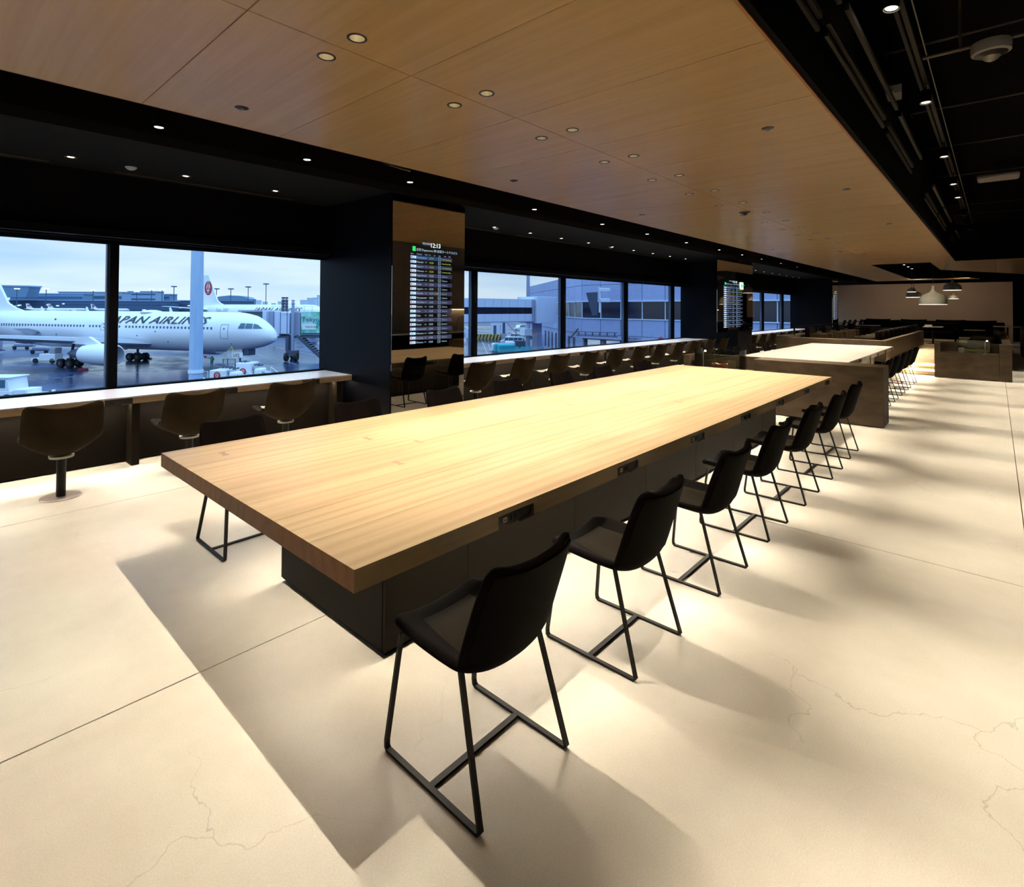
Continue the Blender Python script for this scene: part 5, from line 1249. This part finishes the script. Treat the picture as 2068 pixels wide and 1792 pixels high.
MB().bar((4.1, 12, .6), (4.1, 3, 3.5), .25).build('gear_strut', M['gear'], J)

# ---------------- vehicles
def vehicle_axes(nm, lab, cat, px, d, hd):
    t = thing(nm, lab, cat, at(px, d), hd); return t
t = thing('tow_tractor', 'white four door tow tractor with an orange beacon at the lower left of the window', 'vehicle', at(12, 44.0), heading(1, .08))
def V(n, mat, *b, bev=0, p=None): return MB().box(*b).build(n, M[mat], p or t, bevel=bev)
V('chassis', 'planewhite', -3.0, 1.35, -1.0, 1.0, .35, 1.05, bev=.03)
MB().prism([(-3.0, 1.05), (1.15, 1.05), (1.0, 2.02), (.85, 2.06), (-2.9, 2.06)], (0, -.98, 0), (1, 0, 0), (0, 0, 1), (0, 1.96, 0)).build('cab', M['planewhite'], t, bevel=.04)
V('roof', 'planewhite', -3.0, 1.15, -1.05, 1.05, 2.061, 2.16, bev=.03)
for a, b in ((-2.6, -1.75), (-1.6, -.95), (-.75, -.05), (.22, .85)): V('side_window', 'cockpit', a, b, -1.0, -.965, 1.30, 1.95)
V('bonnet', 'planewhite', 1.36, 2.3, -.85, .85, .35, 1.15, bev=.06); V('flat_bed', 'planewhite', 2.31, 4.0, -.7, .7, .55, .75, bev=.02); V('hitch', 'planewhite', 3.7, 3.9, -.1, .1, .76, 1.0, bev=.03)
V('door_seam', 'planegrey', -.86, -.84, -1.005, -.98, .5, 2.0); V('door_seam', 'planegrey', .08, .10, -1.005, -.98, .5, 2.0)
MB().lathe((-1.5, 0, 2.16), [(.09, 0), (.10, .12), (.06, .2), (.0001, .22)], 12).build('beacon', M['orange'], t, 40)
crane_mark((-.38, -1.02, .98), (1, 0, 0), (0, 0, 1), .26, (0, -1, 0), t)
for x in (-2.2, 1.0, 3.0):
    for y in (-1, .75): MB().tube((x, y, .4), (x, y+.25, .4), .4, 18).build('wheel', M['rubber'], t, 40)
def loader(lab, px, d, hd, big):
    global t
    t = thing('belt_loader', lab, 'vehicle', at(px, d), hd); t.scale = (1.05, 1.0, 1.22)
    V('body', 'planewhite', -1.2, .2, -.8, .8, .4, 2.0 if big else 1.7, bev=.05)
    V('deck', 'planewhite', .21, 3.2, -.8, .8, .45, .9, bev=.03)
    MB().bar((.2, 0, 1.6), (2.2, 0, .9), .9, .12).build('belt', M['planegrey'], t)
    for k in range(6): V('belt_roller', 'gear', -.9+.32*k, -.82+.32*k, -.5, .5, 2.02-.06*k, 2.12-.06*k)
    V('cowl', 'planewhite', .4, 1.1, -.6, .6, .91, 1.55, bev=.15)
    V('side_strip', 'signred', .3, 3.1, -.83, -.801, .55, .68)
    for x in (-.7, 2.2):
        for y in (-.8, .6): MB().tube((x, y, .38), (x, y+.2, .38), .38, 16).build('wheel', M['rubber'], t, 40)
    crane_mark((-.5, -.82, 1.3), (1, 0, 0), (0, 0, 1), .30, (0, -1, 0), t)
    MB().pipe([(-1.4, -.7, .5), (-1.4, -.7, 1.6), (-2.0, -.7, 1.6), (-2.0, -.7, .5)], .03, 6).build('guard_rail', M['planewhite'], t)
    MB().pipe([(2.0, -.7, .9), (2.1, -.7, 1.7), (2.9, -.7, 1.2), (3.1, -.7, .9)], .04, 6).build('guard_rail', M['planewhite'], t)
loader('white ground loader with a crane emblem, just right of the thick mast', 462, 50, heading(1, -.05), False)
loader('second white ground loader with a crane emblem, below the airliner nose', 512, 53, heading(1, -.05), True)
for i, (px, d, lab) in enumerate(((414, 47, 'domed white marker post numbered 1, right of the mast'), (475, 46.5, 'domed white marker post between the two loaders'))):
    t = thing('marker_post', lab, 'post', at(px, d), heading(1, 0))
    MB().tube((0, 0, 0), (0, 0, 1.2), .13, 12).build('post', M['gear'], t, 40)
    MB().lathe((0, 0, 1.2), [(.26, 0), (.26, .25), (.2, .42), (.0001, .5)], 16).build('dome', M['planewhite'], t, 50)
    if i == 0: mb = MB(); text(mb, '1', (-.06, -.28, 1.28), (1, 0, 0), (0, 0, 1), .3); mb.build('lettering', M['ink'], t)
t = thing('service_cage', 'small wire service cage standing under the airliner forward belly', 'cage', at(469, 62), heading(1, 0))
for x in (-.7, .7):
    for y in (-.5, .5): MB().bar((x, y, 0), (x, y, 1.9), .06).build('post', M['gear'], t)
for z in (.3, .8, 1.3, 1.85):
    MB().box(-.7, .7, -.53, -.48, z, z+.05).build('rail', M['gear'], t)
for k in range(8): MB().box(-.62+.17*k, -.60+.17*k, -.53, -.5, .3, 1.9).build('wire', M['gear'], t)
MB().bar((-.7, -.5, 1.9), (.0, 0, 3.3), .05).build('brace', M['yellow'], t); MB().bar((.7, -.5, 1.9), (.0, 0, 3.3), .05).build('brace', M['yellow'], t)
t = thing('number_sign', 'small white sign reading 602 hanging by the nose wheel', 'sign', at(492, 66.0, -6.3+1.72), heading(1, -.26))
MB().box(-.75, .75, -.9, -.86, 0, .62).build('board', M['planewhite'], t)
mb = MB(); text(mb, '602', (-.62, -.92, .08), (1, 0, 0), (0, 0, 1), .62); mb.build('lettering', M['ink'], t)
# low carts at the counter edge
for i, (px, d, w, lab) in enumerate(((297, 43.5, .8, 'low white equipment box at the counter edge, nearest the window bar'), (334, 44, .9, 'second low white equipment rack at the counter edge'), (368, 46.5, 1.5, 'white box on a red trolley left of the mast'))):
    t = thing('baggage_trolley', lab, 'trolley', at(px, d), heading(1, 0))
    V('deck', 'signred' if i == 2 else 'planewhite', -w, w, -.5, .5, .35, .5); V('box', 'planewhite', -w*.6, w*.5, -.4, .4, .501, .95, bev=.04)
    for k in range(4): V('rail_post', 'planewhite', -w+.5*k*w, -w+.5*k*w+.04, -.48, -.44, .5, .85)
    for x in (-w*.7, w*.7): MB().tube((x, -.5, .2), (x, -.35, .2), .2, 12).build('wheel', M['rubber'], t)
t = thing('tow_bar', 'red and white tow bar lying right of the second loader', 'tow bar', at(590, 52), heading(1, .1))
MB().tube((-2.2, 0, .5), (2.2, 0, .5), .07, 8).build('red_bar', M['signred'], t); MB().tube((-2.0, -.3, .35), (2.0, -.3, .35), .05, 8).build('white_bar', M['planewhite'], t)
for x in (-1.8, 1.8): MB().tube((x, -.2, .2), (x, .1, .2), .2, 12).build('wheel', M['rubber'], t)
# carts and tractor behind the engine
for i, (px, d, lab) in enumerate(((-14, 87, 'pale covered trolley under the rear fuselage, far left'), (50, 96, 'low loaded trolley behind the wing'), (88, 88, 'second low loaded trolley behind the wing'))):
    t = thing('baggage_trolley', lab, 'trolley', at(px, d), heading(1, 0))
    V('deck', 'gear', -1.5, 1.5, -.7, .7, .5, .65); V('load', 'bridgegrey', -1.3, 1.2, -.6, .6, .651, 2.2 if i == 0 else 1.1, bev=.1)
    for x in (-1.1, 1.1): MB().tube((x, -.7, .3), (x, -.5, .3), .3, 12).build('wheel', M['rubber'], t)
t = thing('tow_tractor', 'small white ramp tractor between the trolleys and the engine', 'vehicle', at(104, 74), heading(1, 0))
V('body', 'planewhite', -1.0, 1.2, -.7, .7, .3, 1.3, bev=.1); V('seat_guard', 'planegrey', .3, 1.1, -.6, .6, 1.3, 2.1, bev=.1); V('side_panel', 'planewhite', -2.2, -1.0, -.6, .6, .3, .7, bev=.05)
for x in (-1.5, .8): MB().tube((x, -.7, .35), (x, -.5, .35), .35, 12).build('wheel', M['rubber'], t)
for x, y in ((170, 66), (300, 80)):
    t = thing('wheel_chock', 'small red chock by the %s main wheels' % ('near' if x == 170 else 'far'), 'chock', at(x, y), heading(1, 0))
    MB().prism([(-.6, 0), (.6, 0), (.4, .22), (-.4, .22)], (0, -.2, 0), (1, 0, 0), (0, 0, 1), (0, .4, 0)).build('block', M['signred'], t)

# ---------------- marshaller: one continuous skinned body
def person(lab, loc, rz):
    t = thing('person', lab, 'person', loc, rz)
    V_ = [(0, 0, .95), (0, 0, 1.15), (0, 0, 1.38), (0, 0, 1.50), (0, 0, 1.60), (0, .01, 1.70),
          (.09, 0, .90), (.10, .02, .50), (.10, 0, .08), (.10, -.12, .04), (-.09, 0, .90), (-.10, .02, .50), (-.10, 0, .08), (-.10, -.12, .04),
          (.18, 0, 1.42), (.27, -.04, 1.20), (.24, -.14, 1.02), (-.18, 0, 1.42), (-.38, -.06, 1.36), (-.62, -.10, 1.42)]
    E_ = [(0, 1), (1, 2), (2, 3), (3, 4), (4, 5), (0, 6), (6, 7), (7, 8), (8, 9), (0, 10), (10, 11), (11, 12), (12, 13), (2, 14), (14, 15), (15, 16), (2, 17), (17, 18), (18, 19)]
    R_ = [.13, .12, .15, .055, .09, .08, .09, .065, .045, .035, .09, .065, .045, .035, .065, .045, .03, .065, .045, .03]
    me = bpy.data.meshes.new('body'); me.from_pydata(V_, E_, []); me.materials.append(M['cockpit'])
    o = bpy.data.objects.new('body', me); COL.objects.link(o); o.parent = t
    sk_ = o.modifiers.new('skin', 'SKIN'); me.skin_vertices[0].data[0].use_root = True
    for i, r in enumerate(R_): me.skin_vertices[0].data[i].radius = (r, r)
    o.modifiers.new('sub', 'SUBSURF').levels = 1
    MB().lathe((0, 0, 0), [(.17, .98), (.18, 1.2), (.19, 1.42), (.10, 1.5)], 16).build('safety_vest', M['hivis'], t, 60)
    MB().lathe((0, 0, 1.68), [(.115, 0), (.11, .06), (.06, .11), (.0001, .12)], 14).build('helmet', M['planewhite'], t, 60)
    MB().box(-.86, -.60, -.12, -.08, 1.38, 1.66).build('red_flag', M['signred'], t)
    return t
person('ground worker in a green vest holding out a red flag under the airliner', at(429.5, 68), heading(1, .2))

# ---------------- wing of the terminal and the glass bridge (seen through the middle window)
C0 = Vector(at(1176, 74, 0)); C1 = Vector(at(1640, 52.5, 0)); C2 = Vector(at(1068, 121, 0))
fc = tag(thing('terminal_wing', 'pale blue panelled terminal wing across the apron', 'building', (C0.x, C0.y, ZG)), None)
def wallface(a, b, zs, zcols, nseg, lower):
    u = (b-a); w = u.length; u.normalize(); nn = Vector((-u.y, u.x, 0))
    if nn.dot(Vector((0, 0, 0))-a) < 0: nn = -nn
    o0 = a-C0
    def bx(n, mat, x0, x1, y0, y1, z0, z1, par=fc):
        vs = []
        for z in (z0, z1):
            for x, y in ((x0, y0), (x1, y0), (x1, y1), (x0, y1)):
                p = o0+u*x+nn*y; vs.append((p.x, p.y, z-ZG))
        return MB().add(vs, [(3, 2, 1, 0), (4, 5, 6, 7), (0, 1, 5, 4), (1, 2, 6, 5), (2, 3, 7, 6), (3, 0, 4, 7)]).build(n, M[mat], par)
    seg = w/nseg
    bx('core_wall', 'facade_dark', 0, w, -3, -.05, -2.6, 6.4)
    for k in range(nseg):
        for z0, z1 in ((2.62, 4.75), (4.80, 6.35), (-1.85, .22)): bx('facade_panel', 'facade', seg*k+.04, seg*(k+1)-.04, -.05, .1, z0, z1)
        bx('window_pane', 'facade_glass', seg*k+.05, seg*(k+1)-.05, -.04, -.02, .34, 2.5)
        bx('window_post', 'ledge', seg*k-.05, seg*k+.05, -.03, .06, .34, 2.5)
    bx('ledge', 'ledge', 0, w, -.04, .22, 2.5, 2.62); bx('ledge', 'ledge', 0, w, -.04, .22, .22, .34)
    if lower:
        bx('sign_beam', 'facade', 0, w, -.2, .05, -2.45, -1.9); bx('undercroft_back', 'facade_dark', 0, w, -9, -8.8, ZG, -2.5)
        for k in range(0, nseg+1): bx('undercroft_pier', 'facade_dark', max(0, seg*k-.3), seg*k+.3, -.8, -.2, ZG, -2.46)
        mb = MB()
        for s_, x in (('車両通行口', 7.6), ('第２搬入口', 14.2)):
            text(mb, s_, tuple(o0+u*x+nn*.08+Vector((0, 0, -2.37-ZG))), tuple(u), (0, 0, 1), .42)
        mb.build('lettering', M['ink'], fc)
        c = o0+u*12.4+nn*.09+Vector((0, 0, -2.18-ZG)); r = .42
        rs = MB().prism([(r*math.cos(q*.35), r*math.sin(q*.35)) for q in range(18)], tuple(c), tuple(u), (0, 0, 1), tuple(nn*.03)).build('no_entry_sign', M['signred'], fc)
        MB().prism([(-.28, -.06), (.28, -.06), (.28, .06), (-.28, .06)], tuple(c+nn*.04), tuple(u), (0, 0, 1), tuple(nn*.02)).build('bar', M['planewhite'], rs)
    else:
        bx('lower_wall', 'facade', 0, w, -.2, .0, ZG, -1.9)
        for k in range(8): bx('lower_vent', 'facade_dark', 4+3.2*k, 5.2+3.2*k, .0, .06, -5.5, -2.6)
    return bx, w
bxr, wr = wallface(C0, C1, None, None, 9, True)
bxl, wl = wallface(C0, C2, None, None, 12, False)
# floodlight bracket on the wing
bxr('pole', 'bridgegrey', 6.9, 7.05, .25, .4, -3.0, 7.2); 
t = thing('floodlight', 'white bracketed floodlight and loudspeaker on the terminal wing', 'floodlight', at(1211, 68, 1.0), heading(1, 0))
MB().box(-.12, .12, -.1, .1, .1, 3.3).build('bracket', M['ledge'], t)
for z in (2.9, 1.6): MB().box(0, 1.3, -.25, .25, z-.2, z+.3).build('lamp_housing', M['bridge'], t, bevel=.08)
MB().prism([(-1.7, 2.6), (-.3, 2.7), (-.3, -.2), (-.9, -.3)], (0, -.3, 0), (1, 0, 0), (0, 0, 1), (0, .5, 0)).build('dark_panel', M['facade_dark'], t)
t = thing('wall_gantry', 'thin dark pipe gantry under the terminal wing windows', 'pipe', at(1165, 69, -1.9), heading(1, -.7))
MB().box(0, 5.6, -.1, .1, 0, .12).build('rail', M['gear'], t); MB().box(0, 5.6, -.1, .1, .5, .58).build('rail', M['gear'], t)
for k in range(6): MB().box(1.0*k+.2, 1.0*k+.28, -.1, .1, .12, .5).build('strut', M['gear'], t)
MB().bar((-.9, 0, -.3), (.2, 0, .9), .18).build('arm', M['gear'], t)
# glass bridge
B0 = Vector(at(1104, 80, 0)); B1 = Vector(at(820, 64, 0))
u = (B1-B0); w = u.length; u.normalize()
t = thing('passenger_bridge', 'elevated glazed passenger bridge crossing the middle window', 'bridge', (B0.x, B0.y, ZG), math.atan2(u.y, u.x))
side = 1 if Vector((-u.y, u.x, 0)).dot(-B0) > 0 else -1
z0, z1 = -.35-ZG, 2.85-ZG
seg = 1.45; ns = int(w/seg)
MB().box(4, w, -1.5, 1.5, z0, z0+.15).build('floor_slab', M['bridgegrey'], t); MB().box(4, w, -1.5, 1.5, z1-.12, z1).build('roof', M['ledge'], t)
MB().box(4, w, -.08 if side > 0 else .02, -.02 if side > 0 else .08, z0+.15, z1-.12).build('inner_wall', M['facade_dark'], t)
for k in range(3, ns):
    a, b = seg*k+.02, seg*(k+1)-.02
    for c, d in ((z0+.15, z0+1.15), (z0+2.05, z1-.12)): MB().box(a, b, side*1.46-.03, side*1.46+.03, c, d).build('wall_panel', M['bridge'], t)
    MB().box(a, b, side*1.44-.01, side*1.44+.01, z0+1.17, z0+2.03).build('window_pane', M['facade_glass'], t)
MB().box(0, 4, -2.1, 2.1, z0-.2, z1+.4).build('rotunda', M['bridge'], t, bevel=.04)
MB().box(4.2, 4.5, side*1.5, side*1.7, z0, z1).build('portal_frame', M['bridgegrey'], t)
for x in (2.0,): MB().box(x-.5, x+.5, -.5, .5, 0, z0-.2).build('pier', M['bridgegrey'], t)
t = thing('bridge_stair', 'small steel stair leaning under the passenger bridge', 'stairs', at(1036, 120), heading(1, 0))
MB().bar((-1.6, 0, 4.8), (1.4, -.6, 1.6), .08, .2).build('stringer', M['bridgegrey'], t); MB().bar((-1.6, .9, 4.8), (1.4, .3, 1.6), .08, .2).build('stringer', M['gear'], t)
for k in range(14):
    f = k/13; MB().box(-1.6+3*f, -1.4+3*f, -.6*f, .9-.6*f, 4.75-3.2*f, 4.79-3.2*f).build('tread', M['bridgegrey'], t)
MB().box(-2.3, -1.7, -.2, .6, 2.2, 5.4).build('lift_column', M['gear'], t); MB().box(-2.6, -1.4, -.4, .8, 0, 2.2).build('bogie', M['bridgegrey'], t)
# hazard barrier, vans, carts, kit under the bridge
t = thing('hazard_barrier', 'long yellow and black striped barrier on the apron', 'barrier', at(991, 134), heading(1, 0))
MB().box(-3.9, 3.9, -.2, .2, .0, 1.3).build('barrier_body', M['yellow'], t)
for k in range(9): MB().prism([(-3.8+.85*k, .02), (-3.4+.85*k, .02), (-3.0+.85*k, 1.28), (-3.4+.85*k, 1.28)], (0, -.24, 0), (1, 0, 0), (0, 0, 1), (0, .03, 0)).build('black_stripe', M['ink'], t)
def van(lab, px, d, hd, s=1, cat='van'):
    global t
    t = thing('van', lab, cat, at(px, d), hd)
    MB().prism([(-2.35, .35), (2.3, .35), (2.3, 1.9), (-1.2, 1.95), (-1.8, 1.2), (-2.35, 1.05)], (0, -.85, 0), (1, 0, 0), (0, 0, 1), (0, 1.7, 0)).build('body', M['planewhite'], t, bevel=.05)
    for a, b in ((-1.45, -.7), (-.6, .3), (.4, 1.2), (1.3, 2.1)): MB().box(a, b, -.88, -.855, 1.2, 1.75).build('side_window', M['cockpit'], t)
    for x in (-1.5, 1.5):
        for y in (-.9, .7): MB().tube((x, y, .33), (x, y+.2, .33), .33, 16).build('wheel', M['rubber'], t, 40)
    V('side_line', 'gear', -2.2, 2.2, -.86, -.852, .85, .9)
van('silver white van parked beyond the turquoise carts', 1034, 112, heading(1, 0))
van('second white van parked behind the first one', 1044, 128, heading(1, 0))
t = thing('box_truck', 'white tall box truck beside the mast base', 'truck', at(1072, 104), heading(1, 0))
V('box_body', 'planewhite', -.9, 1.2, -1, 1, .5, 3.0, bev=.05); V('front_window', 'cockpit', -.6, .3, -1.03, -1.0, 1.9, 2.6); V('cargo_bed', 'gear', -4.2, -1.0, -.9, .9, .5, 1.6)
for x in (-3.4, .5): MB().tube((x, -1.0, .4), (x, -.75, .4), .4, 14).build('wheel', M['rubber'], t)
for i, (px, d, w, mat, lab) in enumerate(((1002, 92, .9, 'planewhite', 'white topped cart at the left end of the turquoise carts'), (1010, 90, 1.2, 'teal', 'turquoise covered baggage cart, leftmost'), (1022, 88, 1.6, 'teal', 'turquoise covered baggage cart with a rounded cover'), (1030, 97, 1.0, 'planewhite', 'small white hooded cart among the turquoise carts'))):
    t = thing('baggage_cart', lab, 'cart', at(px, d), heading(1, .2))
    V('cover', mat, -w*.8, w*.9, -.8, .8, .5, 1.9 if mat == 'planewhite' else 2.0, bev=.3); V('deck', 'gear', -w, w, -.8, .8, .35, .5)
    for x in (-w*.6, w*.6): MB().tube((x, -.8, .25), (x, -.6, .25), .25, 12).build('wheel', M['rubber'], t)
for i in range(8):
    px, d = (1040+17*(i//2), 92) if i % 2 == 0 else (1048+17*(i//2), 86.5)
    t = thing('baggage_dolly', '%s turquoise flat dolly in the %s parked row, from the left' % (ORD[i//2], ['back', 'front'][i % 2]), 'dolly', at(px, d), heading(.15, 1), group='turquoise dollies parked below the bridge')
    V('deck', 'teal', -1.5, 1.5, -.52, .52, .55, .7); V('roller_bed', 'planegrey', -1.4, 1.4, -.45, .45, .7, .74)
    for x in (-1.48, 0, 1.44): V('end_rail', 'teal', x, x+.06, -.5, .5, .74, 1.2)
    for x in (-1.0, 1.0): MB().tube((x, -.5, .25), (x, -.35, .25), .25, 12).build('wheel', M['rubber'], t)
for i, (px, d, w, h, lab) in enumerate(((1001, 150, 2.6, 4.0, 'pale grey equipment cabin left of the bridge stair'), (1019, 150, 2.0, 3.9, 'narrower pale equipment cabin left of the bridge stair'), (952, 140, 2.5, 2.6, 'grey container beside the second window bar'))):
    t = thing('equipment_cabin', lab, 'cabin', at(px, d), heading(1, 0))
    V('cabin_body', 'bridge', -w/2, w/2, -1, 1, 0, h, bev=.05); V('cabin_door', 'gear', -w*.2, w*.1, -1.03, -1.0, .2, h*.75)
for i, (px, d) in enumerate(((1003, 230), (1051, 190))):
    van(['tiny far van under the passenger bridge, left', 'tiny far van under the passenger bridge, right'][i], px, d, heading(.5, .8))
# painted lines on the apron: dashes and service road edges
t = tag(thing('apron_marking', 'white painted service road lines on the wet apron', 'marking', (0, 0, ZG)), None)
def line(p0, p1, w=.18):
    a, b = Vector(at(*p0, 0)), Vector(at(*p1, 0)); a.z = b.z = .008; MB().bar(a, b, w, .012).build('painted_line', M['planegrey'], t)
for k in range(9): line((60+26*k, 57+.8*k), (74+26*k, 57.4+.8*k))
line((520, 88), (600, 74)); line((560, 104), (690, 80), .14)
for k in range(3): line((975+12*k, 124-8*k), (995+10*k, 74), .2)
